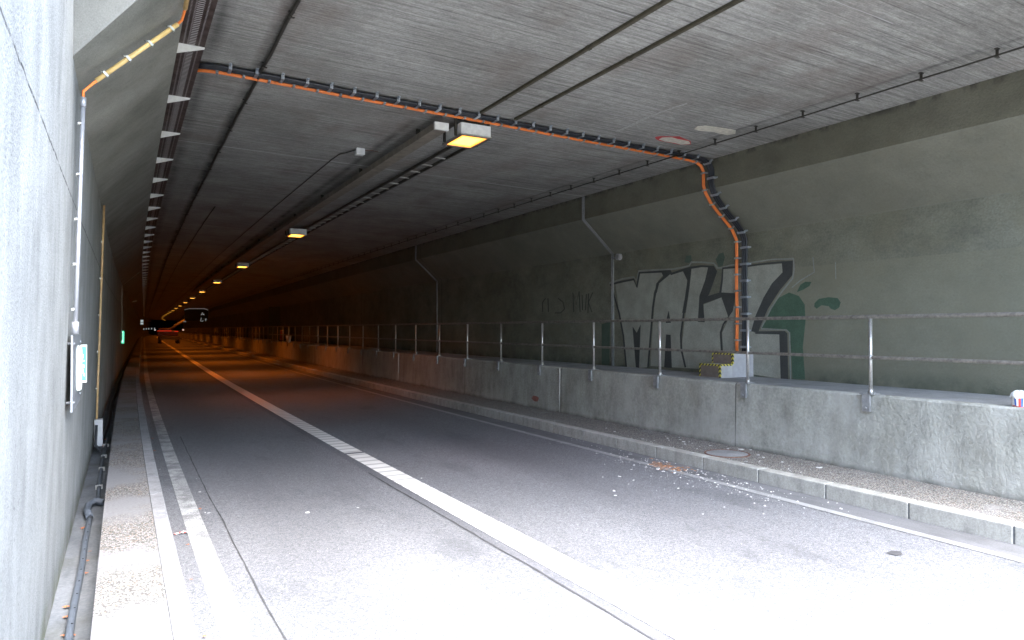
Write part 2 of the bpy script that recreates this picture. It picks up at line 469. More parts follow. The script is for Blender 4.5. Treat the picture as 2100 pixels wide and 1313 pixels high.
# right pavement, kerb stones
strip('pavement', 7.50, 8.45, .12, M['agg_r'])
def kerb_run(name, w0, w1, z0, z1, first, length, n, mat, bev):
    b = MB()
    for i in range(n):
        a = first + i * length + .006; e = a + length - .012
        b.box(w0, w1, a, e, z0, z1, bend=True)
    o = b.build(name, mat, bevel=bev); tag(o, kind='structure')
ks = sx(1862, 7.34)
kerb_run('kerb', 7.32, 7.505, -.1, .124, ks - 12, 1.0, 160, M['kerb'], .012)
kerb_run('kerb', .268, .392, -.1, .204, -9.6, 1.0, 150, M['kerb_l'], .006)
b = MB(); b.sweep([(7.33, -.1), (7.33, .112), (7.49, .112)], SS); tag(b.build('kerb_mortar', M['channel']), kind='structure')
b = MB(); b.sweep([(.272, -.1), (.272, .192), (.388, .192), (.388, -.1)], SS); tag(b.build('kerb_mortar', M['channel']), kind='structure')
b = MB(); b.sweep([(-.145, -.12), (-.145, .20), (.266, .20)], SS); tag(b.build('pavement', M['agg_l']), kind='structure')
strip('drain_channel', -.46, -.145, -.06, M['channel'])
# outside ground
b = MB(); b.box(-300, 300, -400, 520, -.6, -.11); tag(b.build('ground', M['dirt']), kind='structure')
# ------------------------------------------------------------------ tunnel shell
LW0, LW1, LH0, LH1 = -.435, -.335, 4.03, 4.80      # left wall foot / top, haunch heights
CL, CR = 5.13, 4.96                                # ceiling heights at left/right
def s_portal(wv): return 6.15 - .70 * (wv + .33)  # skew steepened so the unseen right roof edge shades the right foreground
def rng(q, wv): return max(q, s_portal(wv))
TS = steps(-2, FAR)
# left wall (runs on outside the portal as a retaining wall)
b = MB(); uvz = lambda w_, s_, z_: (z_, s_)
b.sweep([(LW0, -.3), (LW1, LH0)], SS, uvf=uvz)
b.sweep([(LW1, LH0), (LW1 + .01, 6.2), (LW1 - .5, 6.2)], [q for q in SS if q < 6.1] + [6.15], uvf=uvz)
b.sweep([(LW0 - .5, 6.2), (LW0 - .5, -.3)], SS, uvf=uvz)
o = b.build('tunnel_wall', M['lwall'], recalc=False); tag(o, 'pale grey rendered wall close on the left with a dark horizontal joint', 'wall')
# left haunch, soffit step and headwall
root = empty('tunnel_ceiling', (0, 8, 5.1), 'board marked concrete ceiling with sloped left shoulder over both lanes', 'ceiling')
b = MB()
def hp(q): return [(LW1, LH0, rng(q, LW1)), (.47, LH1, rng(q, .47)), (.47, CL, rng(q, .47))]
ts = [q for q in TS]
b.sweep(hp, [q for q in ts if q >= -2], uvf=uvz)
b.build('sloped_shoulder', M['haunch'], root, recalc=True)
b = MB()
NW = 24
def cpf(q):
    out = []
    for k in range(NW + 1):
        wv = .47 + (9.03 - .47) * k / NW
        out.append((wv, CL + (CR - CL) * k / NW, rng(q, wv)))
    return out
b.sweep(cpf, [q for q in ts if q >= -2])
b.build('soffit', M['ceiling'], root)
b = MB()  # upper slab body
b.sweep(lambda q: [(-1.0, 6.0, rng(q, -1.0)), (10.6, 6.0, rng(q, 10.6))], [q for q in ts if q >= -2])
b.build('roof_slab', M['walkway'], root)
b = MB()  # headwall face, butts the soffit edge
HP = [(-.84, 4.0), (LW1, LH0), (.47, LH1), (.47, CL), (9.03, CR), (9.03, 4.44), (9.85, 3.71), (10.6, 3.71)]
for i in range(len(HP) - 1):
    (a0, z0), (a1, z1) = HP[i], HP[i + 1]
    if abs(a0 - a1) < 1e-4: continue
    b.face([W(a0, s_portal(a0), z0), W(a1, s_portal(a1), z1), W(a1, s_portal(a1), 6.6), W(a0, s_portal(a0), 6.6)])
b.build('headwall', M['headwall'], root)
# right wall with its own haunch
b = MB()
b.sweep([(9.85, 1.0), (9.85, 3.71)], [q for q in SS if q >= -2], uvf=uvz)
b.sweep(lambda q: [(9.85, 3.71, rng(q, 9.85)), (9.03, 4.44, rng(q, 9.03)), (9.03, CR, rng(q, 9.03))], [q for q in ts if q >= -2], uvf=uvz)
b.sweep([(10.4, 6.0), (10.4, 1.0)], [q for q in SS if q >= -2], uvf=uvz)
b.box(9.852, 10.398, -2.0, 1.2, 1.0, 6.0)
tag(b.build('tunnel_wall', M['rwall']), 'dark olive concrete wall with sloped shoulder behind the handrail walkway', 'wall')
# added end wall, keeps daylight of the far opening out of the bore
b = MB(); b.box(-2 + cc(FAR), 12 + cc(FAR), FAR, FAR + .5, -.3, 6.4); tag(b.build('added_end_wall', M['rwall']), 'added dark wall blocking daylight beyond the far bend', 'wall')
# unseen banks outside; right one kept low to let in more light
b = MB(); b.box(-80, -.95, -60, 520, -.1, 5.9); tag(b.build('embankment', M['grass']), kind='structure')
b = MB(); b.box(36, 100, -60, 520, -.1, 4.9); b.box(10.42, 36.1, -60, -3.0, -.1, 1.0); b.box(10.62, 36.1, -2.9, 60, -.1, 5.9); tag(b.build('embankment', M['grass']), kind='structure')
# barrier wall carrying the walkway
b = MB()
b.sweep([(8.43, .10), (8.45, 1.095), (8.475, 1.12), (8.60, 1.12)], SS, uvf=uvz)
bar = b.build('barrier_wall', M['barrier']); tag(bar, 'rough low concrete barrier between the pavement and the raised walkway', 'wall')
strip('walkway', 8.60, 9.85, 1.12, M['walkway'])
# open joint strips on the barrier
for sj, wd in ((sx(1148, 8.44), .03), (sx(818, 8.44), .03)):
    b = MB(); b.box(8.425, 8.45, sj, sj + .012, .13, 1.1, bend=True); b.build('joint_edge', M['rung'], bar)
b = MB()
wv, sv = 8.425, sx(1098, 8.43)
for k in range(3):
    zc = zy(817, 8.43, sv) + random.uniform(-.01, .01)
pts = []
for k in range(14):
    a = k / 14 * 2 * math.pi; r = random.uniform(.8, 1.1)
    pts.append(W(8.428 + .002 * 0, sv + math.cos(a) * .17 * r, zc + math.sin(a) * .075 * r))
b.face([p + Vector((-.004 + .02 * (p.z - .6) * 0, 0, 0)) for p in pts])
M['redpaint'] = plain('faded_red_paint', (.27, .11, .085), .8, 0, .3, 12)
tag(b.build('paint_patch', M['redpaint']), 'faded red paint patch low on the concrete barrier', 'paint patch')

# ------------------------------------------------------------------ handrail
RS0 = sx(1785, 8.5); PS = 2.03
hr = empty('handrail', (8.5, RS0, 1.12), 'weathered two bar steel handrail on posts along the raised walkway', 'handrail')
RZ, MZ = 2.13, 1.60
rs = [RS0 - 3 * PS + i * 1.0 for i in range(60)]; rs += [rs[-1] + 4 * i for i in range(1, 40)]
b = MB(); b.tube([W(8.5, q, RZ) for q in rs], .026, 10); b.build('top_rail', M['railsteel'], hr)
b = MB(); b.tube([W(8.5, q, MZ) for q in rs], .023, 10); b.build('mid_rail', M['railsteel'], hr)
proto = None
for i in range(-3, 88):
    s = RS0 + i * PS; p = W(8.5, s, 1.12)
    if proto is None:
        b = MB()
        b.tube([p, p + Vector((0, 0, RZ - 1.12 - .02))], .023, 12)
        b.tube([p + Vector((0, 0, .0)), p + Vector((0, 0, .07))], .031, 12)
        b.tube([p + Vector((0, 0, MZ - 1.12 - .03)), p + Vector((0, 0, MZ - 1.12 + .03))], .030, 12)
        post = b.build('post', M['rail_post'], hr); post.location = p - hr.location
        post.data.transform(Matrix.Translation(-(p - hr.location)))
        b = MB()
        b.box(p.x - .115, p.x + .07, p.y - .085, p.y + .085, p.z + .004, p.z + .016)
        b.box(p.x - .112, p.x - .078, p.y - .052, p.y + .052, p.z - .215, p.z + .004)
        b.tube([Vector((p.x - .13, p.y, p.z - .17)), Vector((p.x - .11, p.y, p.z - .17))], .016, 8)
        b.tube([Vector((p.x + .02, p.y - .04, p.z)), Vector((p.x + .02, p.y - .04, p.z + .035))], .009, 6)
        br = MB(); b.bm.normal_update()
        me_o = b.build('bracket', M['bracket'], None)
        me_o.data.transform(Matrix.Translation(-p)); me_o.parent = post
        proto = post
    else:
        c = proto.copy(); COL.objects.link(c); c.parent = hr; c.location = p - hr.location
        for ch in proto.children:
            d = ch.copy(); COL.objects.link(d); d.parent = c

# ------------------------------------------------------------------ cables across the ceiling and down the wall
def cable_path(s0, off, sway):
    """profile of the bore followed at distance off below the surface, from the tray to the step cover"""
    pts = []
    def cz(wv): return CL + (CR - CL) * (wv - .47) / (9.03 - .47)
    wv = .70
    while wv < 8.7:
        e = max(0, 1.0 - (wv - .70) / .35)
        pts.append(W(wv, s0 + .10 * e * e + sway * math.sin(wv * 1.9 + s0 * 3), cz(wv) - off)); wv += .15
    pts += [W(8.82, s0, CR - off - .01), W(8.92, s0 - .01, CR - off - .06), W(9.03 - off, s0, CR - off - .16), W(9.03 - off, s0, 4.62),
            W(9.03 - off, s0, 4.52), W(9.07 - off * .9, s0, 4.40)]
    n = 7
    for k in range(1, n):
        f = k / n; pts.append(W(9.08 + (9.83 - 9.08) * f - off * .72, s0 + .012 * math.sin(f * 6), 4.37 + (3.70 - 4.37) * f - off * .7))
    pts += [W(9.85 - off, s0, 3.60), W(9.85 - off, s0, 3.5)]
    z = 3.3
    while z > 1.5: pts.append(W(9.85 - off, s0 + .006 * math.sin(z * 5), z)); z -= .2
    pts.append(W(9.85 - off, s0, 1.50))
    return pts
def along(pts, step, start=0.0):
    out = []; acc = -start; 
    for a, b_ in zip(pts, pts[1:]):
        L = (b_ - a).length
        while acc + L >= step:
            t = (step - acc) / L; p = a.lerp(b_, t); out.append((p, (b_ - a).normalized())); a = p; L = (b_ - a).length; acc = 0
        acc += L
    return out
SO, SB = sx(1512, 9.82), sx(1530, 9.82)
def cable_run(name, label, s0, mat, ncab, r, off, gap, clw):
    t = empty(name, W(9.8, s0, 1.5), label, 'cable')
    for k in range(ncab):
        b = MB(); b.tube(cable_path(s0 + (k - (ncab - 1) / 2) * gap, off, .006), r, 8); b.build('cable', mat, t)
    first = None
    mid = cable_path(s0, off, .006)
    for i, (p, d) in enumerate(along(mid, .30, .12 if ncab > 2 else 0)):
        n = Vector((0, 1, 0)); q = d.cross(n).normalized()     # q: normal of the surface
        if q.z > 0 and abs(q.z) > .3: q = -q
        if abs(q.z) <= .3 and q.x > 0: q = -q
        Mx = Matrix((( d.x, n.x, q.x), (d.y, n.y, q.y), (d.z, n.z, q.z))).to_4x4()
        if first is None:
            b = MB(); h = (ncab - 1) / 2 * gap + r + .008
            b.box(-clw, clw, -h, h, r, r + .007); b.box(-clw, clw, -h - .006, -h, -off, r + .007); b.box(-clw, clw, h, h + .006, -off, r + .007)
            b.box(-clw * .7, clw * .7, -h - .045, -h - .006, -off, -off + .012)
            b.tube([(0, -h - .028, -off + .01), (0, -h - .028, -off + .045)], .008, 6)
            first = b.build('clamp', M['clamp'], None); c = first
        else:
            c = first.copy(); COL.objects.link(c)
        c.parent = t; c.matrix_local = Matrix.Translation(p - t.location) @ Mx
cable_run('orange_cable', 'pair of bright orange cables clamped across the ceiling and down the right wall', SO, M['orange'], 2, .015, .038, .036, .016)
cable_run('black_cable', 'bundle of thick black cables clamped beside the orange pair over ceiling and wall', SB + .02, M['black'], 3, .020, .040, .044, .020)

# ------------------------------------------------------------------ step cover at the cable foot
sc = empty('cable_cover', W(9.4, SB, 1.12), 'stepped grey cable cover with yellow and black edge tape on the walkway', 'cable cover')
a0, a1 = SB - .14, SO + .14
b = MB(); b.box(9.02, 9.33, a0, a1, 1.12, 1.354, bend=True); b.box(9.33, 9.85, a0, a1, 1.12, 1.545, bend=True); b.build('cover', M['greybox'], sc, bevel=.004)
b = MB(); b.box(9.014, 9.019, a0 + .03, a1 - .03, 1.125, 1.326, bend=True); b.build('front_face', M['brownfront'], sc)  # road-facing fronts of the cover, coloured browner than the rest
b = MB(); b.box(9.324, 9.329, a0 + .03, a1 - .03, 1.36, 1.517, bend=True); b.build('front_face', M['brownfront'], sc)
b = MB(); e = .004; t_ = .028
def tb(x0, x1, y0, y1, z0, z1): b.box(x0, x1, y0, y1, z0, z1, bend=True)
tb(9.02 - e, 9.02 + t_, a0 - e, a1 + e, 1.354 - t_, 1.354 + e); tb(9.33 - e, 9.33 + t_, a0 - e, a1 + e, 1.545 - t_, 1.545 + e)
tb(9.02 - e, 9.02 + t_, a0 - e, a0 + t_, 1.125, 1.326); tb(9.33 - e, 9.33 + t_, a0 - e, a0 + t_, 1.358, 1.517)
tb(9.048, 9.326, a0 - e, a0 + t_, 1.354 - t_, 1.354 + e)
tb(9.02 - e, 9.02 + t_, a1 - t_, a1 + e, 1.125, 1.326); tb(9.33 - e, 9.33 + t_, a1 - t_, a1 + e, 1.358, 1.517)
b.build('edge_tape', M['tape'], sc)

# ------------------------------------------------------------------ tray with brackets
b = MB()
ZT = CAM_H + 3.02
tr = empty('cable_tray', W(.62, 8, ZT), 'rusty brown perforated cable tray with white triangular brackets at the left ceiling edge', 'cable tray')
b.sweep([(.50, ZT + .07), (.50, ZT), (.75, ZT), (.75, ZT + .07)], steps(4.6, 200))
b.build('tray', M['tray'], tr)
b = MB()
for k, (wv, r) in enumerate(((.54, .018), (.58, .02), (.63, .016), (.68, .02), (.72, .015))):
    b.tube([W(wv, q, ZT + .025) for q in steps(4.7, 200)], r, 6)
b.build('cables', M['black'], tr)
s1 = (F * 2.98 / 578 - .62 * ST) / CT
first = None
for i in range(-1, 95):
    s = s1 + 1.86 * i; p = W(.47, s, ZT)
    if first is None:
        b = MB()
        P = [Vector((0, 0, -.012)), Vector((.28, 0, -.012)), Vector((.28, 0, -.022)), Vector((0, 0, -.115))]
        for dy in (0, .012): b.face([q + Vector((0, dy, 0)) for q in P])
        for j in range(4): b.face([P[j], P[(j + 1) % 4], P[(j + 1) % 4] + Vector((0, .012, 0)), P[j] + Vector((0, .012, 0))])
        b.box(0, .285, -.004, .03, -.012, -.002)
        first = b.build('bracket', M['white']); c = first
    else:
        c = first.copy(); COL.objects.link(c)
    c.parent = tr; c.location = p - tr.location
# pale splashes on the tray before each bracket
# ------------------------------------------------------------------ ceiling pipes, rails, ladder, trunking
def cz(wv): return CL + (CR - CL) * (wv - .47) / (9.03 - .47)
def jit_tube(name, wv, s0, s1, r, drop, mat, label, cat, sag=.01, step=.5, hang=None, hs=None):
    ss = [s0]
    while ss[-1] < s1: ss.append(min(s1, ss[-1] + (step if ss[-1] < 50 else 3)))
    t = empty(name, W(wv, s0, cz(wv) - drop), label, cat)
    b = MB(); b.tube([W(wv + random.uniform(-sag, sag), q, cz(wv) - drop + random.uniform(-sag, sag) * .6) for q in ss], r, 8); b.build('pipe' if r > .012 else 'wire', mat, t)
    if hang:
        f = None; q = hs
        n = 0
        while n < 60 and q < s1:
            p = W(wv, q, cz(wv) - drop)
            if f is None:
                b = MB(); b.box(-.006, .006, -.014, .014, -r - .01, drop - .002); b.box(-.03, .03, -.014, .014, -r - .014, -r - .006); b.box(-.03, .03, -.016, .016, drop - .012, drop - .002)
                f = b.build('hanger', M['dark']); c = f
            else: c = f.copy(); COL.objects.link(c)
            c.parent = t; c.location = p - t.location; q += hang; n += 1
    return t
jit_tube('ceiling_pipe', 1.44, 3.6, 150, .020, .03, M['dark'], 'thin sooty pipe along the ceiling nearest to the cable tray', 'pipe', .008, .45, 1.5, 7.0)
jit_tube('ceiling_wire', 8.15, 3.0, 120, .011, .075, M['dark'], 'dark wire on short hangers along the right edge of the ceiling', 'wire', .004, .405, .81, sx(2050, 8.15))
jit_tube('ceiling_pipe', 1.98, 19, 120, .014, .02, M['dark'], 'faint dark pipe deeper in the bore beside the sooty ceiling pipe', 'pipe', .004, 1.0)
for (wv, lb) in ((4.41, 'dark flat ceiling rail ending at the orange cable pair, left one of two'), (4.97, 'dark flat ceiling rail ending at the orange cable pair, right one of two')):
    b = MB(); b.box(wv - .022, wv + .022, 3.3, SB - .1, cz(wv) - .035, cz(wv) - .003)
    for q in (4.2, 6.1, 8.0): b.box(wv - .028, wv + .028, q, q + .05, cz(wv) - .039, cz(wv) - .002)
    tag(b.build('ceiling_rail', M['olive'], loc=(wv, 6, cz(wv))), lb, 'rail', 'pair of ceiling rails near the portal')
ld = empty('cable_ladder', W(4.82, 12, 4.98), 'dark cable ladder with pale rungs running between the orange lamps', 'cable ladder')
for wv in (4.70, 4.95):
    b = MB(); b.sweep([(wv - .018, 5.0), (wv + .018, 5.0), (wv + .018, 4.955), (wv - .018, 4.955)], steps(SO + .9, 150), closed=True); b.build('side_rail', M['dark'], ld)
f = None
for i in range(100):
    s = 12.18 / CT - 4.82 * ST / CT + .6 * i - .1; p = W(4.825, s, 4.972)
    if f is None:
        b = MB(); b.box(-.105, .105, -.022, .022, -.014, .0); f = b.build('rung', M['rung']); c = f
    else: c = f.copy(); COL.objects.link(c)
    c.parent = ld; c.location = p - ld.location
tk = empty('cable_trunking', W(3.97, 9, 5), 'long dusty beige box trunking on the ceiling left of the orange lamps', 'trunking')
s0 = sx(905, 3.97)
b = MB()
q = s0
while q < 60:
    b.sweep([(3.87, 4.925), (4.07, 4.925), (4.07, 4.83), (3.87, 4.83)], [q, min(q + 2, 60)], closed=True); q += 2.012
b.build('duct', M['trunk'], tk, bevel=.003)
for q in range(int(s0) + 1, 60, 3):
    b = MB(); b.box(3.94, 4.0, q, q + .03, 4.925, cz(3.97), bend=True); b.build('hanger', M['dark'], tk)
b = MB(); b.box(3.862, 4.078, s0 - .012, s0 + .03, 4.823, 4.929, bend=True); b.build('end_cap', M['white'], tk)
jb = empty('junction_box', W(3.5, 11.4, cz(3.5)), 'small cream junction box on the ceiling with a thin wire', 'junction box')
xl, sl = 3.53, sx(737, 3.53)
b = MB(); b.box(xl - .07, xl + .07, sl - .05, sl + .07, cz(xl) - .11, cz(xl) - .003, bend=True); b.box(xl - .074, xl + .074, sl - .054, sl - .048, cz(xl) - .114, cz(xl) - .002, bend=True); b.build('box', M['white'], jb, bevel=.004)
b = MB()
b.tube([W(xl - .07, sl, cz(xl) - .03), W(xl - .14, sl + .3, cz(xl) - .02), W(xl - .22, sl + .5, cz(xl) - .015)] + [W(3.3, sl + 1 + i, cz(3.3) - .015) for i in range(60)], .009, 6)
b.build('wire', M['dark'], jb)
b = MB(); b.tube([W(xl + .07, sl, cz(xl) - .03), W(xl + .2, sl - .02, cz(xl) - .012), W(3.86, sl, cz(xl) - .02)], .006, 6); b.build('wire', M['rust'], jb)

# ------------------------------------------------------------------ lamps
def make_lamp():
    t = empty('ceiling_lamp', (0, 0, 0), 'x', 'lamp', 'orange sodium lamps along the ceiling')
    b = MB()
    # open bottomed housing: sides and top
    X, Y, Z0, Z1 = .24, .33, -.14, .03
    b.box(-X, X, -Y, -Y + .02, Z0 + .012, Z1); b.box(-X, X, Y - .02, Y, Z0 + .012, Z1)
    b.box(-X, -X + .02, -Y + .02, Y - .02, Z0 + .012, Z1); b.box(X - .02, X, -Y + .02, Y - .02, Z0 + .012, Z1); b.box(-X + .02, X - .02, -Y + .02, Y - .02, Z1 - .02, Z1)
    b.build('housing', M['white'], t, bevel=.003)
    b = MB()
    b.box(-X - .012, X + .012, -Y - .012, -Y + .04, Z0 - .01, Z0 + .01); b.box(-X - .012, X + .012, Y - .04, Y + .012, Z0 - .01, Z0 + .01)
    b.box(-X - .012, -X + .04, -Y + .04, Y - .04, Z0 - .01, Z0 + .01); b.box(X - .04, X + .012, -Y + .04, Y - .04, Z0 - .01, Z0 + .01)
    b.build('frame', M['galv'], t)
    b = MB(); b.box(-X + .04, X - .04, -Y + .04, Y - .04, Z0 - .002, Z0 + .008); b.build('lens', M['lensrim'], t)
    b = MB(); b.box(-X + .085, X - .085, -Y + .12, Y - .13, Z0 - .006, Z0 - .002); b.build('bulb', M['lens'], t, bevel=.001)
    for yy in (-.2, .2):
        for xx in (-X - .045, X + .012):
            b = MB(); b.box(xx, xx + .033, yy - .015, yy + .015, Z0, .12); b.build('hanger', M['dark'], t)
    ld_ = bpy.data.lights.new('lamp_light', 'AREA'); ld_.shape = 'RECTANGLE'; ld_.size = .4; ld_.size_y = .55
    ld_.energy = LAMP_POWER; ld_.color = (1.0, .20, .010); ld_.spread = math.radians(124)
    lo = bpy.data.objects.new('lamp_light', ld_); COL.objects.link(lo); lo.parent = t; lo.location = (.03, 0, Z0 - .03)
    lo.rotation_euler = (0, math.radians(-3), 0)
    return t
lamp0 = make_lamp()
ORD = ['nearest and largest glowing orange lamp, beside the orange cables', 'second orange lamp from the portal, past the end of the beige trunking',
       'third orange lamp from the portal along the ceiling', 'fourth orange lamp from the portal along the ceiling', 'fifth orange lamp from the portal along the ceiling',
       'sixth orange lamp from the portal along the ceiling', 'seventh orange lamp from the portal along the ceiling', 'eighth orange lamp from the portal along the ceiling']
for i in range(21):
    s = (F * 2.84 / 391 - 4.45 * ST) / CT + 12.0 * i
    o = lamp0 if i == 0 else copy_tree(lamp0 if i == 1 else lampsrc)
    o.location = W(4.47, s, 4.92)
    if i == 1:
        for ch in o.children:
            if ch.type == 'LIGHT': ch.data = ch.data.copy(); ch.data.energy = LAMP_POWER * .4; LD2 = ch.data.copy(); LD2.energy = LAMP_POWER
    if i >= 2:
        for ch in o.children:
            if ch.type == 'LIGHT': ch.data = LD2
    if i == 1:
        LCH = [c for c in lamp0.children if c.type == 'LIGHT'][0]; LCH.data.energy = LAMP_POWER * .12
        lampsrc = o
    o['label'] = ORD[i] if i < len(ORD) else 'tiny orange lamp in the far glowing row toward the bend'
    o.rotation_euler.z = -math.atan((cc(s + 1) - cc(s - 1)) / 2)

# ------------------------------------------------------------------ ceiling repair patches and chalk streak
def blob_on_ceiling(name, pix, mat, dz, label, cat):
    P = []
    for (px, py) in pix:
        zz = 5.0
        for _ in range(4):
            xl, s = on_plane_z(px, py, zz); zz = cz(xl)
        P.append(W(xl, s, zz - dz))
    c = sum(P, Vector()) / len(P)
    b = MB(); b.face(P)
    # thin rim
    Q = [p + Vector((0, 0, dz * .7)) for p in P]
    for j in range(len(P)): b.face([P[j], P[(j + 1) % len(P)], Q[(j + 1) % len(P)], Q[j]])
    return tag(b.build(name, mat, loc=c), label, cat)
z8 = lambda x, y: (1000 + x / 3.646, 200 + y / 3.646)
M['patch'] = plain('cream_repair_mortar', (.62, .58, .48), .9, 0, .2, 14, .4)
M['redline'] = plain('red_marking_paint', (.52, .07, .07), .8)
blob_on_ceiling('repair_patch', [z8(*p) for p in ((1548, 228), (1575, 208), (1640, 203), (1700, 212), (1770, 222), (1862, 238), (1858, 262), (1800, 272), (1740, 262), (1700, 250), (1640, 245), (1580, 238))], M['patch'], .010, 'long cream mortar patch on the ceiling close to the hanging wire', 'repair patch')
o = blob_on_ceiling('repair_patch', [z8(*p) for p in ((1285, 305), (1310, 292), (1380, 290), (1430, 305), (1510, 320), (1520, 338), (1450, 343), (1400, 330), (1330, 320))], M['patch'], .012, 'small cream mortar patch with red paint around it on the ceiling', 'repair patch')
P2 = blob_on_ceiling('red_outline', [z8(*p) for p in ((1255, 290), (1300, 284), (1390, 286), (1440, 285), (1470, 300), (1522, 320), (1526, 345), (1440, 347), (1380, 335), (1290, 318), (1262, 305))], M['redline'], .005, 'a', 'b')
del P2['label']; del P2['category']
P2.location = P2.location - o.location; P2.parent = o
M['chalk'] = plain('chalk_smear', (.38, .37, .34), .9, 0, .3, 30)
blob_on_ceiling('chalk_streak', [z8(*p) for p in ((958, 243), (1000, 226), (1100, 180), (1200, 130), (1320, 90), (1420, 55), (1495, 32), (1500, 40), (1400, 72), (1300, 108), (1210, 145), (1110, 192), (1010, 240), (960, 250))], M['chalk'], .004, 'pale chalky streak on the ceiling above the repair patches', 'streak')

# ------------------------------------------------------------------ graffiti on the right wall
WG = 9.85
def gp(px, py, off):
    s = sx(px, WG); return W(WG - off, s, zy(py, WG, s))
zg = lambda p: (1150 + p[0] / 3.455, 480 + p[1] / 3.455)
def gpoly(b, pts, off): b.face([gp(*zg(p), off) for p in pts])
def gstroke(b, pts, wd, off, tr=zg):
    pts = [Vector(tr(p)) for p in pts]
    wd = wd / 3.455
    L = []; R = []
    for i, p in enumerate(pts):
        a = pts[max(0, i - 1)]; c = pts[min(len(pts) - 1, i + 1)]
        d = (c - a).normalized(); n = Vector((-d.y, d.x))
        k = wd * random.uniform(.85, 1.15) / 2
        L.append(p + n * k); R.append(p - n * k)
    for i in range(len(pts) - 1):
        b.face([gp(*q, off) for q in (L[i], L[i + 1], R[i + 1], R[i])])
def spray(name, col, hold=.5, tint=None):
    m, t, b = new_mat(name); g = N(t); v = g.coord()
    n = g.noise(v, 3.0, 5, .65); f = g.noise(v, 60, 3, .7)
    c = g.mix(g.ramp(n, [(.3, 0.0), (.7, 1.0)]), tuple(x * .8 for x in col), tuple(x * 1.15 for x in col))
    c = g.mix(.7, c, g.ramp(f, [(.3, .72), (.7, 1.22)]), 'MULTIPLY')
    g.l(c, b.inputs['Base Color']); b.inputs['Roughness'].default_value = .85
    g.bump(f, b, .35, .008)
    return m
M['silver'] = spray('silver_spray', (.31, .305, .25)); M['gblack'] = spray('black_spray', (.052, .053, .048)); M['halo'] = spray('pale_spray', (.24, .245, .21)); M['ggreen'] = spray('green_spray', (.06, .105, .065)); M['gfaint'] = spray('faint_green_spray', (.075, .105, .075))
M['tagink'] = spray('tag_ink', (.072, .073, .056))
gr = empty('graffiti', gp(1415, 650, 0), 'big silver and black graffiti letters on the right wall behind the handrail', 'graffiti')
b = MB()
gpoly(b, [(1455, 620), (1490, 520), (1550, 450), (1620, 415), (1690, 440), (1730, 500), (1735, 620), (1715, 800), (1725, 950), (1730, 1030), (1640, 1025), (1625, 700), (1600, 676), (1420, 665)], .003)
gpoly(b, [(1800, 490), (1830, 460), (1900, 448), (1965, 455), (1985, 485), (1975, 520), (1945, 540), (1915, 530), (1900, 512), (1850, 505), (1815, 530), (1797, 515)], .003)
gpoly(b, [(1675, 412), (1700, 360), (1735, 338), (1778, 340), (1765, 368), (1720, 395)], .003)
b.build('green_blob', M['ggreen'], gr)
b = MB()
gpoly(b, [(1100, 180), (1125, 140), (1155, 130), (1165, 165), (1150, 225), (1120, 235)], .003)
gpoly(b, [(890, 155), (925, 150), (930, 190), (910, 205), (880, 200)], .003)
gpoly(b, [(290, 640), (350, 620), (345, 930), (290, 925)], .003)
b.build('faint_green', M['gfaint'], gr)
b = MB()
gstroke(b, [(345, 350), (440, 318), (520, 305), (540, 335), (556, 262), (660, 255), (790, 250), (850, 240), (912, 226), (928, 200), (1000, 200), (1088, 207), (1112, 240), (1140, 240), (1200, 222), (1340, 205), (1500, 180), (1655, 175)], 12, .004)
b.build('halo', M['halo'], gr); b = MB()
gstroke(b, [(1652, 175), (1656, 250), (1645, 315), (1560, 420), (1490, 530), (1430, 650), (1420, 672), (1600, 680), (1622, 700), (1628, 1030)], 10, .004)
b.build('halo', M['halo'], gr); b = MB()
gstroke(b, [(1790, 165), (1800, 270), (1700, 330), (1640, 380)], 8, .004)
b.build('halo', M['halo'], gr); b = MB()
gstroke(b, [(1950, 200), (1952, 320)], 5, .004)
b.build('halo', M['halo'], gr)
b = MB()   # silver letter fills
gpoly(b, [(390, 358), (515, 325), (541, 385), (560, 282), (745, 270), (690, 335), (660, 420), (640, 640), (612, 945), (470, 960), (440, 720), (415, 560)], .005)
gpoly(b, [(688, 350), (770, 288), (868, 266), (900, 300), (885, 480), (850, 700), (855, 820), (882, 950), (636, 935), (655, 640), (670, 450)], .005)
gpoly(b, [(925, 238), (1058, 232), (1030, 320), (985, 440), (980, 620), (1015, 620), (1015, 500), (1145, 448), (1190, 590), (1140, 690), (1150, 840), (1160, 965), (884, 950), (858, 800), (875, 640), (905, 450)], .005)
gpoly(b, [(1150, 245), (1572, 210), (1575, 280), (1490, 380), (1420, 520), (1385, 640), (1370, 700), (1550, 708), (1560, 1025), (1160, 965), (1150, 830), (1145, 700), (1190, 600), (1232, 500), (1240, 428), (1132, 424)], .0052)
b.build('letter_fill', M['silver'], gr)
b = MB()
gstroke(b, [(352, 362), (400, 345), (520, 322), (541, 378), (560, 275), (660, 270), (780, 262)], 15, .007)
gstroke(b, [(365, 365), (375, 420), (415, 560), (445, 720), (465, 940)], 11, .007)
gpoly(b, [(715, 270), (782, 258), (790, 275), (700, 350), (682, 420), (668, 420), (680, 350), (730, 300)], .007)
gstroke(b, [(675, 400), (655, 520), (645, 640), (620, 940)], 14, .0072)
gpoly(b, [(510, 655), (540, 700), (568, 640), (556, 948), (533, 945)], .007)
gstroke(b, [(780, 285), (860, 258), (920, 240), (1000, 228), (1090, 232)], 15, .0074)
gpoly(b, [(868, 262), (930, 240), (915, 380), (885, 560), (862, 560), (882, 450), (900, 330)], .007)
gstroke(b, [(876, 540), (852, 720), (856, 820), (884, 945)], 13, .0076)
gpoly(b, [(766, 543), (782, 630), (745, 630)], .007); gpoly(b, [(748, 712), (780, 715), (788, 950), (733, 945)], .007)
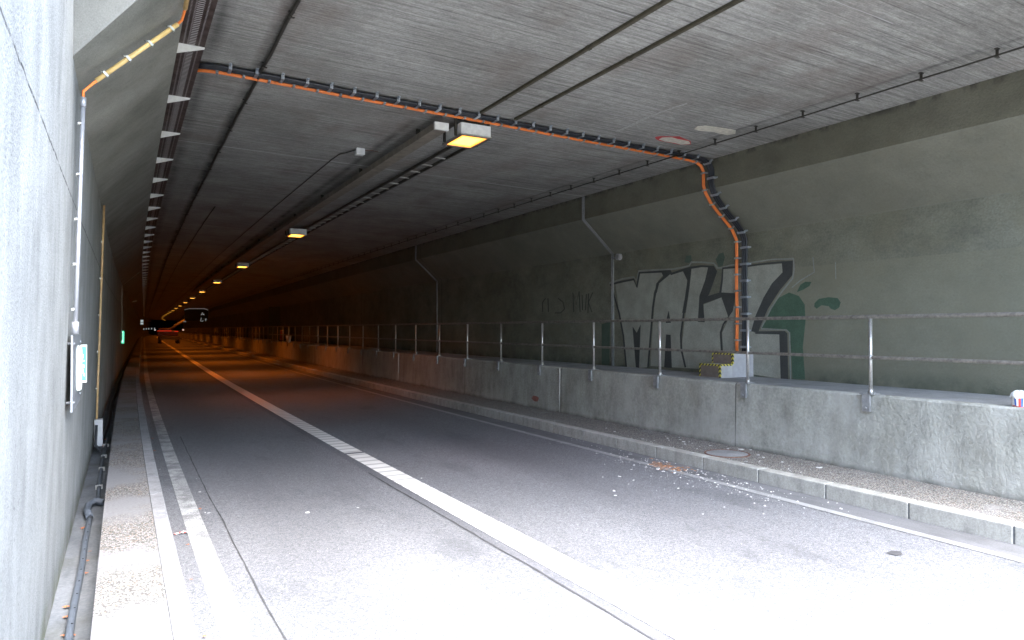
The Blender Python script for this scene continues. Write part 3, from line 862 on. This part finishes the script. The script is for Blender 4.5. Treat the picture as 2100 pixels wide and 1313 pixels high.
gpoly(b, [(1050, 225), (1090, 228), (1112, 265), (1055, 425), (1012, 500), (1022, 625), (973, 622), (985, 440), (1025, 330)], .0072)
gpoly(b, [(1045, 440), (1130, 414), (1240, 420), (1240, 445), (1140, 450), (1012, 495)], .0078)
gpoly(b, [(1138, 440), (1238, 432), (1222, 545), (1190, 592)], .007)
gstroke(b, [(1190, 590), (1155, 640), (1135, 700), (1142, 820), (1150, 960)], 13, .0074)
gstroke(b, [(1132, 425), (1146, 330), (1152, 243), (1300, 232), (1450, 210), (1590, 198)], 14, .0076)
gpoly(b, [(1570, 195), (1650, 188), (1645, 292), (1560, 392), (1470, 530), (1412, 665), (1400, 700), (1350, 690), (1382, 580), (1440, 450), (1500, 350), (1575, 272)], .0072)
gpoly(b, [(1380, 690), (1590, 688), (1608, 705), (1612, 1030), (1558, 1025), (1550, 712), (1380, 708)], .0079)
b.build('letter_outline', M['gblack'], gr)
def tagline(strokes, label, name='graffiti_tag', wd=7, loc=None):
    b = MB()
    for st in strokes: gstroke(b, st, wd, .004, tr=lambda p: p)
    tag(b.build(name, M['tagink']), label, 'graffiti')
tagline([[(1177, 640), (1175, 600), (1182, 625), (1188, 598), (1190, 640)], [(1194, 605), (1195, 636), (1201, 636), (1203, 603)], [(1207, 602), (1206, 642)], [(1216, 600), (1207, 620), (1214, 640)]], 'thin dark scrawled tag on the wall just left of the pipe joint')
tagline([[(1145, 612), (1155, 620), (1158, 634), (1150, 642), (1138, 642)], [(1124, 612), (1125, 640)], [(1119, 612), (1113, 620), (1113, 640)]], 'faint dark scrawled tag farther left on the dark wall')

# ------------------------------------------------------------------ joint pipes on the right wall
for s_, lb in ((sx(1255, 9.82), 'grey joint cover strip climbing the right wall left of the graffiti'), (sx(895, 9.82), 'faint joint cover strip on the dark wall deeper in the bore')):
    t = empty('joint_cover', W(9.8, s_, 1.12), lb, 'joint cover')
    b = MB()
    for A, B in (((9.835, 1.125), (9.835, 3.70)), ((9.835, 3.70), (9.015, 4.43)), ((9.015, 4.43), (9.015, 4.93))):
        b.sweep([A, B], [s_ - .035, s_ + .035])
        b.sweep([A, (A[0] + .012, A[1])], [s_ - .035, s_ + .035])
        P = []
    b2 = MB()
    def rib(a, c, off):
        b2.tube([W(a[0], s_ + off, a[1]), W(c[0], s_ + off, c[1])], .016, 8)
    for off in (-.03, .03):
        rib((9.84, 1.125), (9.84, 3.70), off); rib((9.84, 3.70), (9.02, 4.43), off); rib((9.02, 4.43), (9.02, 4.95), off)
    b.build('cover_strip', M['bracket'], t); b2.build('edge_bead', M['walkway'], t)
s_ = sx(1269, 9.8); z_ = zy(527, 9.8, s_)
t = empty('wall_box', W(9.85, s_, z_), 'small round grey wall box just right of the joint cover', 'wall box')
b = MB(); b.tube([W(9.849, s_, z_), W(9.76, s_, z_)], .075, 16); b.build('box', M['greybox'], t)
b = MB(); b.tube([W(9.76, s_, z_), W(9.745, s_, z_)], .05, 16); b.tube([W(9.82, s_, z_), W(9.82, s_ + .22, z_ - .01)], .014, 6); b.build('lid', M['bracket'], t)

# ------------------------------------------------------------------ left wall conduits and signs
def lw(z): return LW0 + (LW1 - LW0) * (z + .3) / (LH0 + .3)
def px_s(px, wl): return sx(px, wl)
def clampset(t, pts, mat, k_=.6):
    f = None
    for p in pts:
        if f is None:
            b = MB(); b.box(-.055, .022, -.01, .01, -.018, .018); b.tube([(-.02, -.045, 0), (-.02, .0, 0)], .009, 6); b.box(-.05, -.02, -.04, -.01, -.01, .01); f = b.build('clamp', mat); f.data.transform(Matrix.Scale(k_, 4)); c = f
        else: c = f.copy(); COL.objects.link(c)
        c.parent = t; c.location = Vector(p) - t.location
s7 = sx(164, -.30); rngp = s_portal(.455)
t = empty('conduit', W(-.35, s7, 2), 'bright silver conduit on the near left wall turning cream up the shoulder', 'conduit')
b = MB(); b.tube([W(lw(z) + .05, s7, z) for z in (2.0, 2.6, 3.2, 3.84)], .017, 10); b.tube([W(lw(3.8) + .05, s7, 3.80), W(lw(3.8) + .05, s7, 3.88)], .024, 10); b.tube([W(lw(2) + .05, s7, 1.93), W(lw(2) + .05, s7, 2.03)], .026, 10); b.build('pipe', M['pipe'], t)
b = MB(); b.tube([W(lw(3.85) + .05, s7, 3.86), W(-.29, s7, 3.93), W(-.22, s7, 4.01), W(-.18, s7, 4.05)], .011, 8); b.build('cable', M['orange'], t); b = MB(); b.tube([W(.40, s7, 4.63), W(.44, s7 - .03, 4.67), W(.45, s7 - .10, 4.70), W(.455, s7 - .2, 4.715)], .011, 8); b.build('cable', M['orange'], t)
b = MB(); b.tube([W(-.20, s7, 4.035), W(.41, s7, 4.64)], .019, 10); b.tube([W(.455, s7 - .18, 4.715), W(.455, rngp + .05, 4.715)], .019, 10); b.build('cream_pipe', M['cream'], t)
clampset(t, [W(lw(z) + .05, s7, z) for z in (2.13, 2.5, 2.87, 3.24, 3.66)] + [], M['galv'])
cl0 = None
for k in range(4):
    p = W(-.13 + .165 * k, s7, 4.097 + .163 * k)
    if cl0 is None:
        b = MB(); b.box(-.010, .010, -.024, .012, -.024, .028); b.tube([(0, 0, .02), (-.02, 0, .05)], .009, 6); cl0 = b.build('clamp', M['galv']); c = cl0
    else: c = cl0.copy(); COL.objects.link(c)
    c.parent = t; c.location = p - t.location; c.rotation_euler = (0, -.78, 0)
s14 = sx(211, -.29)
t = empty('conduit', W(-.35, s14, 2), 'slim tan conduit farther along the left wall ending in a grey box', 'conduit')
b = MB(); b.tube([W(lw(z) + .05, s14, z) for z in (.5, 1.2, 2.0, 2.7, 3.3, 4.0)], .017, 8); b.build('pipe', M['tan'], t)
b = MB(); b.box(lw(.4) + .02, lw(.4) + .14, s14 - .1, s14 + .1, .07, .50, bend=True); b.build('cable_box', M['greybox'], t, bevel=.005)
b = MB(); b.tube([W(lw(.2) + .06, s14 - .14, .42), W(lw(.2) + .05, s14 - .14, .1), W(lw(0) + .12, s14 - .2, 0)], .02, 8); b.build('cable', M['black'], t)
clampset(t, [W(lw(z) + .05, s14, z) for z in (.45, 1.0, 1.6, 2.2, 2.8, 3.4)], M['galv'])
s38 = 36.5
t = empty('conduit', W(-.35, s38, 2), 'hair thin far conduit above the distant green sign', 'conduit')
b = MB(); b.tube([W(lw(2) + .05, s38, z) for z in (1.8, 2.6, 3.4, 4.0)], .02, 6); b.tube([W(lw(4) + .05, s38, 4.0), W(.42, s38, 4.66)], .02, 6); b.build('pipe', M['galv'], t)
clampset(t, [W(lw(z) + .05, s38, z) for z in (2.2, 3.0, 3.8)], M['galv'])

def sign(sA, label, L=1.1, zt=1.92, zb=1.30, lensmat=None):
    t = empty('escape_sign', W(-.38, sA, zb), label, 'sign', 'lit escape signs on the left wall')
    x = lw(1.6)
    b = MB(); b.box(x + .035, x + .05, sA, sA + L, zb, zt, bend=True)
    for yy in (.08, L - .1):
        for zz in (zb + .07, zt - .07): b.tube([W(x, sA + yy, zz), W(x + .06, sA + yy, zz)], .012, 8)
    b.build('back_plate', M['plate'], t)
    b = MB()
    zc0, zc1 = zb + .12, zt - .10; yc = sA + L * .62
    ring = []
    P = []
    for k in range(20):
        a = k / 20 * 2 * math.pi; r = .06
        zz = (zc1 - r if math.sin(a) >= 0 else zc0 + r) + math.sin(a) * r
        P.append((yc + math.cos(a) * .20, zz))
    F0 = [W(x + .051, y, z) for y, z in P]; F1 = [W(x + .075, yc + (y - yc) * .85, zc0 + (z - zc0) * .97 + .005) for y, z in P]
    b.face(F1)
    for k in range(20): b.face([F0[k], F0[(k + 1) % 20], F1[(k + 1) % 20], F1[k]])
    b.build('lamp_lens', lensmat or M['whitelit'], t)
    b = MB(); b.box(x + .03, x + .10, sA + L + .05, sA + L + .065, zb + .16, zt - .10, bend=True); b.build('flag_panel', M['white'], t)
    b = MB(); b.box(x + .035, x + .095, sA + L + .044, sA + L + .049, zb + .18, zt - .12, bend=True); b.build('green_field', M['greenlit'], t)
    b = MB()  # running figure and arrow marks
    y_ = sA + L + .041
    for (xa, xb, za, zb_) in ((.05, .08, .30, .33), (.055, .075, .25, .29), (.045, .055, .22, .26), (.075, .085, .22, .25), (.05, .08, .36, .375), (.058, .072, .39, .43)):
        b.box(x + xa, x + xb, y_, y_ + .002, zb + za, zb + zb_, bend=True)
    b.build('pictogram', M['white'], t)
    b = MB(); b.box(x + .052, x + .056, sA + L * .72, sA + L * .95, zb + .12, zb + .22, bend=True); b.build('sticker', M['white'], t)
    return t
sign(sx(146, -.355), 'lit grey escape sign plate with green flag on the near left wall', L=sx(164.6, -.345) - sx(146, -.355))
t2 = sign(s38 - .2, 'tiny green glowing escape sign far down the left wall', L=.16, lensmat=M['plate'])
b = MB(); b.box(lw(1.6) + .07, lw(1.6) + .10, s38 + .4, s38 + .45, 1.35, 1.85, bend=True); b.build('glow_strip', M['whitelit'], t2)
b = MB(); b.box(lw(1.6) + .03, lw(1.6) + .15, s38 + .46, s38 + .5, 1.3, 1.88, bend=True); b.build('green_edge', M['greenlit'], t2)
# drain pipe in the channel
dp = empty('drain_pipe', W(-.28, 4, -.04), 'blue grey perforated pipe lying in the wall channel', 'pipe')
pw = []
q = 3.6
while q < 8.7: pw.append(W(-.285 + .004 * math.sin(q * 3), q, -.025)); q += .2
b = MB(); b.tube(pw, .026, 12); b.build('pipe', M['pvc'], dp)
b = MB(); b.tube([W(-.285, 8.6, -.02), W(-.32, 8.85, -.01), W(-.32, 9.1, .0), W(-.26, 9.25, .01), W(-.17, 9.2, -.01)], .036, 10); b.build('elbow', M['pvc'], dp)
pw = []; q = 9.3
while q < 15: pw.append(W(-.245 + .012 * math.sin(q * .9), q, -.03)); q += .3
b = MB(); b.tube(pw, .024, 10); b.build('thin_pipe', M['pvc'], dp)
q = 4.0
while q < 8.5:
    b = MB(); b.tube([W(-.278, q, .001), W(-.278, q, .0035)], .007, 6); b.build('hole', M['hole'], dp); q += .3
for q in (10.2, 11.5, 12.6, 13.8):
    b = MB(); b.box(-.285, -.205, q, q + .03, -.055, .0, bend=True); b.build('pipe_strap', M['galv'], dp)
# dark hose beyond
b = MB(); b.tube([W(-.30 + .02 * math.sin(q * .8), q, -.035) for q in range(14, 60)], .03, 8)
tag(b.build('hose', M['black']), 'dark hose lying in the channel beyond the tan conduit', 'hose')

# ------------------------------------------------------------------ litter
def chip_mesh(n=7, th=.25):
    b = MB(); pts = []
    for k in range(n):
        a = k / n * 2 * math.pi + random.uniform(-.25, .25); r = random.uniform(.55, 1.0)
        pts.append(Vector((math.cos(a) * r, math.sin(a) * r * .6, 0)))
    top = [p * random.uniform(.75, .95) + Vector((0, 0, th * random.uniform(.6, 1.1))) for p in pts]
    b.face(pts[::-1]); 
    c = sum(top, Vector()) / n + Vector((0, 0, th * .15))
    for k in range(n):
        b.face([top[k], top[(k + 1) % n], c]); b.face([pts[k], pts[(k + 1) % n], top[(k + 1) % n], top[k]])
    return b
chips = []
for k in range(6):
    o = chip_mesh().build('plaster_chip', M['chip']); chips.append(o)
used = set()
def surf_z(wl):
    if wl < -.145: return -.058
    if wl < .39: return .205
    if wl < 6.8: return .001 + RD
    if wl < 7.32: return .0055 + RD
    return .121
def put_chip(px, py, size, label):
    zz = RD
    for _ in range(3):
        xl, s = on_plane_z(px, py, zz); zz = surf_z(xl)
    k = random.randrange(6)
    if k not in used: o = chips[k]; used.add(k)
    else: o = chips[k].copy(); COL.objects.link(o)
    o.location = W(xl, s, zz); size *= 1.25; o.scale = (size, size, size * .6); o.rotation_euler = (random.uniform(-.12, .12), random.uniform(-.12, .12), random.uniform(0, 6.28))
    tag(o, label, 'debris chip', 'pale chips fallen on road and pavement')
z4 = lambda x, y: (1200 + x / 3.5, 820 + y / 3.5)
big = [(520, 495, .055), (205, 650, .03), (345, 575, .03), (245, 548, .03), (665, 632, .025), (1060, 620, .022), (1830, 778, .025), (640, 522, .035), (805, 535, .035), (470, 545, .018), (215, 683, .02), (125, 552, .018), (80, 382, .025), (430, 482, .022), (330, 498, .02), (250, 405, .02), (860, 533, .018), (1800, 738, .018), (1565, 772, .016), (840, 816, .02), (310, 602, .016), (995, 766, .015)]
for x, y, sz in big: put_chip(*z4(x, y), sz, 'pale plaster chip on the road by the right kerb')
pav = [(410, 280, .035), (150, 203, .03), (212, 228, .035), (590, 275, .03), (680, 285, .03), (705, 300, .04), (715, 318, .035), (745, 300, .02), (895, 327, .025), (770, 380, .035), (1115, 355, .05), (1130, 458, .03), (1185, 358, .03), (1670, 485, .05), (1410, 445, .03), (1020, 350, .025), (600, 362, .02), (550, 345, .025), (800, 350, .02), (1240, 395, .03), (1275, 412, .035)]
for x, y, sz in pav: put_chip(*z4(x, y), sz, 'pale plaster chip on the right pavement under the barrier')
lef = [(632, 1050, .035), (412, 1008, .018), (423, 1050, .016), (525, 828, .04), (405, 981, .012), (812, 1181, .025), (330, 962, .012), (660, 1187, .045), (430, 1051, .02), (735, 1040, .016), (865, 980, .02)]
for x, y, sz in lef: put_chip(x, y, sz, 'stray pale chip lying out on the traffic lanes')
# the uncountable crumbs
b = MB()
def crumb(wl, s, r):
    p = W(wl, s, surf_z(wl)); n = 5
    P = [p + Vector((math.cos(a) * r * random.uniform(.6, 1), math.sin(a) * r * random.uniform(.6, 1), 0)) for a in [k / n * 6.283 for k in range(n)]]
    t = p + Vector((0, 0, r * .5))
    for k in range(n): b.face([P[k], P[(k + 1) % n], t])
for k in range(800):
    px = random.gauss(1400, 130); py = random.gauss(945 + (px - 1400) * .22, 26)
    if py < 860: continue
    xl, s = on_plane_z(px, py, RD)
    if xl > 7.28:
        xl, s = on_plane_z(px, py, .12)
    if not (.5 < xl < 8.4): continue
    if 7.27 < xl < 7.52: continue
    crumb(xl, s, random.choice((.004, .006, .008, .010, .016)) * random.uniform(.7, 1.2))
for k in range(700):
    px = random.uniform(300, 2080); py = random.uniform(830, 1250)
    xl, s = on_plane_z(px, py, RD)
    if .45 < xl < 6.7 and s > 1: crumb(xl, s, random.uniform(.002, .006))
tag(b.build('crumbs', M['chip']), kind='stuff')
# rusty mud stain
def flat_blob(name, pix, mat, dz, label, cat, zz0=RD, kind=None):
    P = []
    for (px, py) in pix:
        xl, s = on_plane_z(px, py, zz0); P.append(W(xl, s, surf_z(xl) + dz))
    c = sum(P, Vector()) / len(P)
    b = MB(); b.face(P); o = b.build(name, mat, recalc=False, loc=c)
    if o.data.polygons[0].normal.z < 0: o.data.flip_normals()
    return tag(o, label, cat)
b = MB()
for k in range(90):
    px, py = z4(random.gauss(570, 75), 0)[0], 0
    py = z4(0, 478 + (px - 1363) * 3.5 * .17 + random.gauss(0, 13))[1]
    xl, s = on_plane_z(px, py, RD)
    if xl > 7.25: continue
    r = random.uniform(.01, .045); p = W(xl, s, surf_z(xl) + .001)
    n = 7; P = [p + Vector((math.cos(a) * r * random.uniform(.5, 1), math.sin(a) * r * random.uniform(.5, 1.6), 0)) for a in [j / n * 6.283 for j in range(n)]]
    t_ = p + Vector((0, 0, r * .22))
    for j in range(n): b.face([P[j], P[(j + 1) % n], t_])
M['mud'] = plain('rust_coloured_crumbs', (.30, .16, .09), .95, 0, .4, 30)
tag(b.build('brown_rubble', M['mud']), kind='stuff')
# flattened dark leaf / rag on the road
flat_blob('flattened_rag', [(1814, 1133), (1825, 1129), (1843, 1130), (1848, 1137), (1835, 1139), (1822, 1136)], M['crack'], .006, 'small flattened dark rag on the near right lane', 'rag')
# manhole ring on the right pavement
xl, s = on_plane_z(1492, 930, .12)
mh = empty('manhole_cover', W(xl - .02, s, .12), 'round manhole cover with rusty ring in the pavement by the barrier', 'manhole cover')
b = MB(); c = mh.location; n = 40
for k in range(n):
    a0_, a1_ = k / n * 6.2832, (k + 1) / n * 6.2832
    for r0, r1, h0, h1 in ((.30, .33, .010, .010),):
        b.face([c + Vector((math.cos(a) * r, math.sin(a) * r, h)) for a, r, h in ((a0_, r0, h0), (a0_, r1, h1), (a1_, r1, h1), (a1_, r0, h0))])
        b.face([c + Vector((math.cos(a) * r1, math.sin(a) * r1, h)) for a, h in ((a0_, .010), (a0_, 0), (a1_, 0), (a1_, .010))])
        b.face([c + Vector((math.cos(a) * r0, math.sin(a) * r0, h)) for a, h in ((a0_, .010), (a0_, .004), (a1_, .004), (a1_, .010))])
b.build('ring', M['rust'], mh)
b = MB(); b.tube([c + Vector((0, 0, .0015)), c + Vector((0, 0, .006))], .30, 36); b.build('lid', M['walkway'], mh)
# leaves
def leaf_at(px, py, zz, r, label):
    xl, s = on_plane_z(px, py, zz); p = W(xl, s, zz + .006)
    b = MB(); n = 11; a0_ = random.uniform(0, 6)
    P = []
    for k in range(n):
        rr = r * (1.0 if k % 2 == 0 else .55) * random.uniform(.8, 1.1); a = a0_ + k / n * 6.283
        P.append(Vector((math.cos(a) * rr, math.sin(a) * rr, random.uniform(0, .35) * r)))
    for k in range(n): b.face([P[k], P[(k + 1) % n], Vector((0, 0, .1 * r))])
    o = b.build('dry_leaf', M['leaf'], recalc=False); o.location = p
    tag(o, label, 'leaf', 'dry brown leaves blown in from the portal')
z5 = lambda x, y: (60 + x / 2.836, 850 + y / 2.836)
for (x, y, r) in ((430, 152, .11), (428, 185, .06), (322, 660, .035), (232, 1118, .03), (228, 1176, .025), (215, 1280, .02), (345, 920, .02), (350, 850, .02), (272, 1280, .018), (362, 795, .018)):
    leaf_at(*z5(x, y), -.055, r, 'dry brown leaf in the channel at the foot of the left wall')
for (x, y, r) in ((735, 212, .03), (722, 140, .03), (1000, 548, .022), (930, 757, .02), (950, 957, .014), (1030, 1285, .018)):
    leaf_at(*z5(x, y), .006 + RD, r, 'dry brown leaf on the road beside the left kerb')
# crumpled wrapper next to the left kerb
xl, s = on_plane_z(*z5(905, 690), RD)
b = MB(); n = 9
P = [[Vector(((i - 4) * .022 + random.uniform(-.006, .006), (j - 1.5) * .02 + random.uniform(-.005, .005), random.uniform(.0, .022))) for j in range(4)] for i in range(n)]
for i in range(n - 1):
    for j in range(3): b.face([P[i][j], P[i + 1][j], P[i + 1][j + 1], P[i][j + 1]], mat=(1 if (i + j) % 4 == 0 else 0))
M['redprint'] = plain('red_print', (.6, .06, .04), .5)
o = b.build('wrapper', [M['white'], M['redprint']]); o.location = W(xl, s, .004 + RD); tag(o, 'crumpled white and red wrapper on the road by the left kerb', 'wrapper')

# crumpled ice cream tub on the walkway edge, at the right border of the view
s_ = sx(2089, 8.56); p = W(8.56, s_, 1.121)
t = empty('paper_cup', p, 'dented white paper cup with red and blue print on the walkway edge', 'cup')
b = MB(); n = 20; rings = []
for (r, z) in ((.062, 0), (.064, .01), (.072, .10), (.074, .115)):
    rings.append([b.bm.verts.new(p + Vector((math.cos(k / n * 6.283) * r * (1 + .06 * math.sin(k * 1.3)), math.sin(k / n * 6.283) * r, z + .006 * math.sin(k * .9)))) for k in range(n)])
M['blueprint'] = plain('blue_print', (.05, .15, .5), .5)
for i in range(3):
    for k in range(n):
        f = b.bm.faces.new((rings[i][k], rings[i][(k + 1) % n], rings[i + 1][(k + 1) % n], rings[i + 1][k])); f.smooth = True
        f.material_index = 1 if (i == 0 or (i == 1 and k in (11, 14, 15, 18, 3, 6))) else (2 if i == 1 and k in (12, 9, 1) else 0)
b.bm.faces.new(rings[0][::-1])
b.build('cup_body', [M['white'], M['redprint'], M['blueprint']], t)
b = MB(); rings = []
for (r, z) in ((.082, .10), (.086, .115), (.078, .14), (.05, .165), (.015, .175)):
    rings.append([b.bm.verts.new(p + Vector((math.cos(k / n * 6.283) * r * (1 + .08 * math.sin(k * 2.1)), math.sin(k / n * 6.283) * r, z + .008 * math.sin(k * 1.7)))) for k in range(n)])
for i in range(4):
    for k in range(n): b.bm.faces.new((rings[i][k], rings[i][(k + 1) % n], rings[i + 1][(k + 1) % n], rings[i + 1][k]))
b.bm.faces.new(rings[-1]); b.bm.faces.new(rings[0][::-1])
b.build('dented_lid', M['white'], t)

# ------------------------------------------------------------------ things deep in the bore
s_ = sx(578, 9.3); M['orangeplastic'] = plain('orange_plastic', (.75, .12, .02), .5)
t = empty('marker_post', W(9.3, s_, 1.12), 'orange marker post standing on the walkway far behind the handrail', 'marker post')
b = MB(); b.tube([W(9.3, s_, 1.14), W(9.3, s_, 1.9)], [.15, .13], 14); b.build('post', M['orangeplastic'], t)
b = MB(); b.tube([W(9.3, s_, 1.121), W(9.3, s_, 1.16)], .2, 14); b.build('base', M['rubber'], t)
s_ = sx(592, 9.2); t = empty('bucket', W(9.2, s_, 1.12), 'pale bucket on the walkway beside the orange marker post', 'bucket')
b = MB(); b.tube([W(9.2, s_, 1.121), W(9.2, s_, 1.5)], [.14, .18], 14); b.build('body', M['white'], t)
b = MB(); b.tube([W(9.2, s_ , 1.50), W(9.2, s_, 1.53)], .19, 14); b.build('rim', M['white'], t)
# boom lift
def at(px, py, s):
    z = s * CT
    for _ in range(6):
        xl = (px - 250) * z / KX; z = s * CT + xl * ST
    return Vector((xl, s, CAM_H + (675 - py) / F * z))
sm = 108.0; SC = 1.0
base = at(346, 700, sm); base.z = RD
t = empty('boom_lift', base, 'small dark red boom lift with raised arm standing in the left lane far inside', 'boom lift')
def L(x, y, z): return base + Vector((x, y, z)) * SC
def lbox(b, x0, x1, y0, y1, z0, z1):
    b.box(base.x + x0 * SC, base.x + x1 * SC, base.y + y0 * SC, base.y + y1 * SC, z0 * SC, z1 * SC)
b = MB(); lbox(b, -1.25, 1.25, -1.4, 1.4, .55, .95); lbox(b, -.5, .9, -1.5, -1.4, .5, .8); b.build('chassis', M['dark'], t, bevel=.05)
for sx_ in (-1, 1):
    for yy in (-1.0, 1.0):
        b = MB(); b.tube([L(sx_ * .95, yy, .5), L(sx_ * 1.30, yy, .5)], .5, 18)
        wh = b.build('wheel', M['rubber'], t)
        b = MB(); b.tube([L(sx_ * .93, yy, .5), L(sx_ * 1.32, yy, .5)], .22, 12); b.build('rim', M['white'], wh)
b = MB(); lbox(b, -1.5, 1.1, -1.2, 1.0, 1.0, 1.75); lbox(b, -1.3, .2, -1.0, .8, 1.75, 2.1); b.build('turret', M['darkred'], t, bevel=.08)
b = MB(); lbox(b, -1.5, .3, -1.26, -1.2, 1.66, 1.76); lbox(b, .65, 1.15, -1.26, -1.2, 1.58, 1.68); b.build('red_light', M['redlit'], t)
b = MB(); b.tube([L(0, 0, 1.7), L(.9, -.6, 2.6), L(3.1, -2.2, 4.0)], [.2, .18, .14], 8); b.build('boom', M['bracket'], t)
b = MB(); b.tube([L(.3, .2, 2.0), L(1.6, -.5, 3.2)], [.09, .06], 8); b.build('ram', M['railsteel'], t)
b = MB()
X0, X1, Y0, Y1, Z0_, Z1_ = 3.0, 4.4, -3.0, -2.0, 3.3, 4.3
for x in (X0, (X0 + X1) / 2, X1):
    for y in (Y0, Y1): b.tube([L(x, y, Z0_), L(x, y, Z1_)], .03, 6)
for z in (Z0_ + .5, Z1_):
    b.tube([L(X0, Y0, z), L(X1, Y0, z), L(X1, Y1, z), L(X0, Y1, z), L(X0, Y0, z)], .03, 6)
lbox(b, X0, X1, Y0, Y1, Z0_ - .06, Z0_)
b.build('basket', M['bracket'], t)
b = MB()
for x in (-1.75, 1.75): b.tube([L(x, -1.2, 1.9), L(x, -1.27, 1.9)], .11, 10)
b.build('work_light', M['dimlit'], t)
# dark hanging panel; top edge and scrawled marks given an added glow
sp = 100.0
P0, P1 = at(378, 633, sp), at(427, 666, sp)
t = empty('hanging_panel', (P0 + P1) / 2, 'dark hanging panel with a pale top edge and white scrawls beyond the boom lift', 'panel')
b = MB(); b.box(P0.x, P1.x, sp, sp + .1, P1.z + .5, P0.z - .06); b.build('board', M['olive'], t)
b = MB(); b.tube([Vector((P0.x, sp, P0.z - .15)), Vector((P0.x + .6, sp, P0.z)), Vector((P1.x - .5, sp, P0.z + .02)), Vector((P1.x, sp, P0.z - .18))], .05, 6); b.build('top_edge', M['faintglow'], t)
b = MB()
for x in (P0.x + .4, P1.x - .4): b.tube([Vector((x, sp, P0.z)), Vector((x, sp, 5.05))], .03, 6)
b.build('hanger', M['dark'], t)
b = MB(); zz_ = lambda x, y: at(240 + x / 6.567, 540 + y / 6.567, sp - .01)
for st in ([(1130, 700), (1150, 665), (1170, 700)], [(1140, 688), (1175, 688)], [(1135, 735), (1125, 780), (1150, 785), (1160, 770)], [(1185, 750), (1210, 755)], [(1190, 750), (1195, 780)], [(895, 790), (915, 780), (930, 795)]):
    b.tube([zz_(*p) for p in st], .035, 5)
b.build('scrawl', M['faintglow2'], t)
# far small lights
def lit_box(name, px, py, s, w_, h_, mat, label, cat, group=None, n=1, gap=0):
    p = at(px, py, s)
    t = empty(name, p, label, cat, group)
    b = MB(); b.box(p.x - w_ / 2 - .05, p.x + w_ / 2 + .05, p.y + .01, p.y + .12, p.z - n * h_ / 2 - .1, p.z + n * h_ / 2 + .1); b.build('case', M['dark'], t)
    for k in range(n):
        zc = p.z + (k - (n - 1) / 2) * (h_ + gap); b = MB(); b.box(p.x - w_ / 2, p.x + w_ / 2, p.y - .02, p.y + .01, zc - h_ / 2, zc + h_ / 2); b.build('lit_face', mat, t)
    return t
lit_box('signal_box', 291, 661, 100, .32, .25, M['dimlit'], 'small white lit box of two squares far down the left wall', 'signal light', None, 2, .08)
for k, px in enumerate((295, 300, 305, 311, 317)):
    lit_box('guide_light', px, 675 - (k * .25), 165, .14, .28, M['dimlit'], 'tiny white guide light in the row low at the far bend', 'guide light', 'row of guide lights at the far bend')
p0, p1 = at(267, 620, 62), at(280, 617.5, 62)
b = MB(); b.tube([p0, p1], .035, 8); t = empty('tube_lamp', (p0 + p1) / 2, 'short unlit white tube lamp on the far left shoulder', 'lamp')
b.build('tube', M['white'], t); b = MB(); b.tube([p0 + Vector((0, .05, .06)), p1 + Vector((0, .05, .06))], .05, 6); b.build('holder', M['galv'], t)
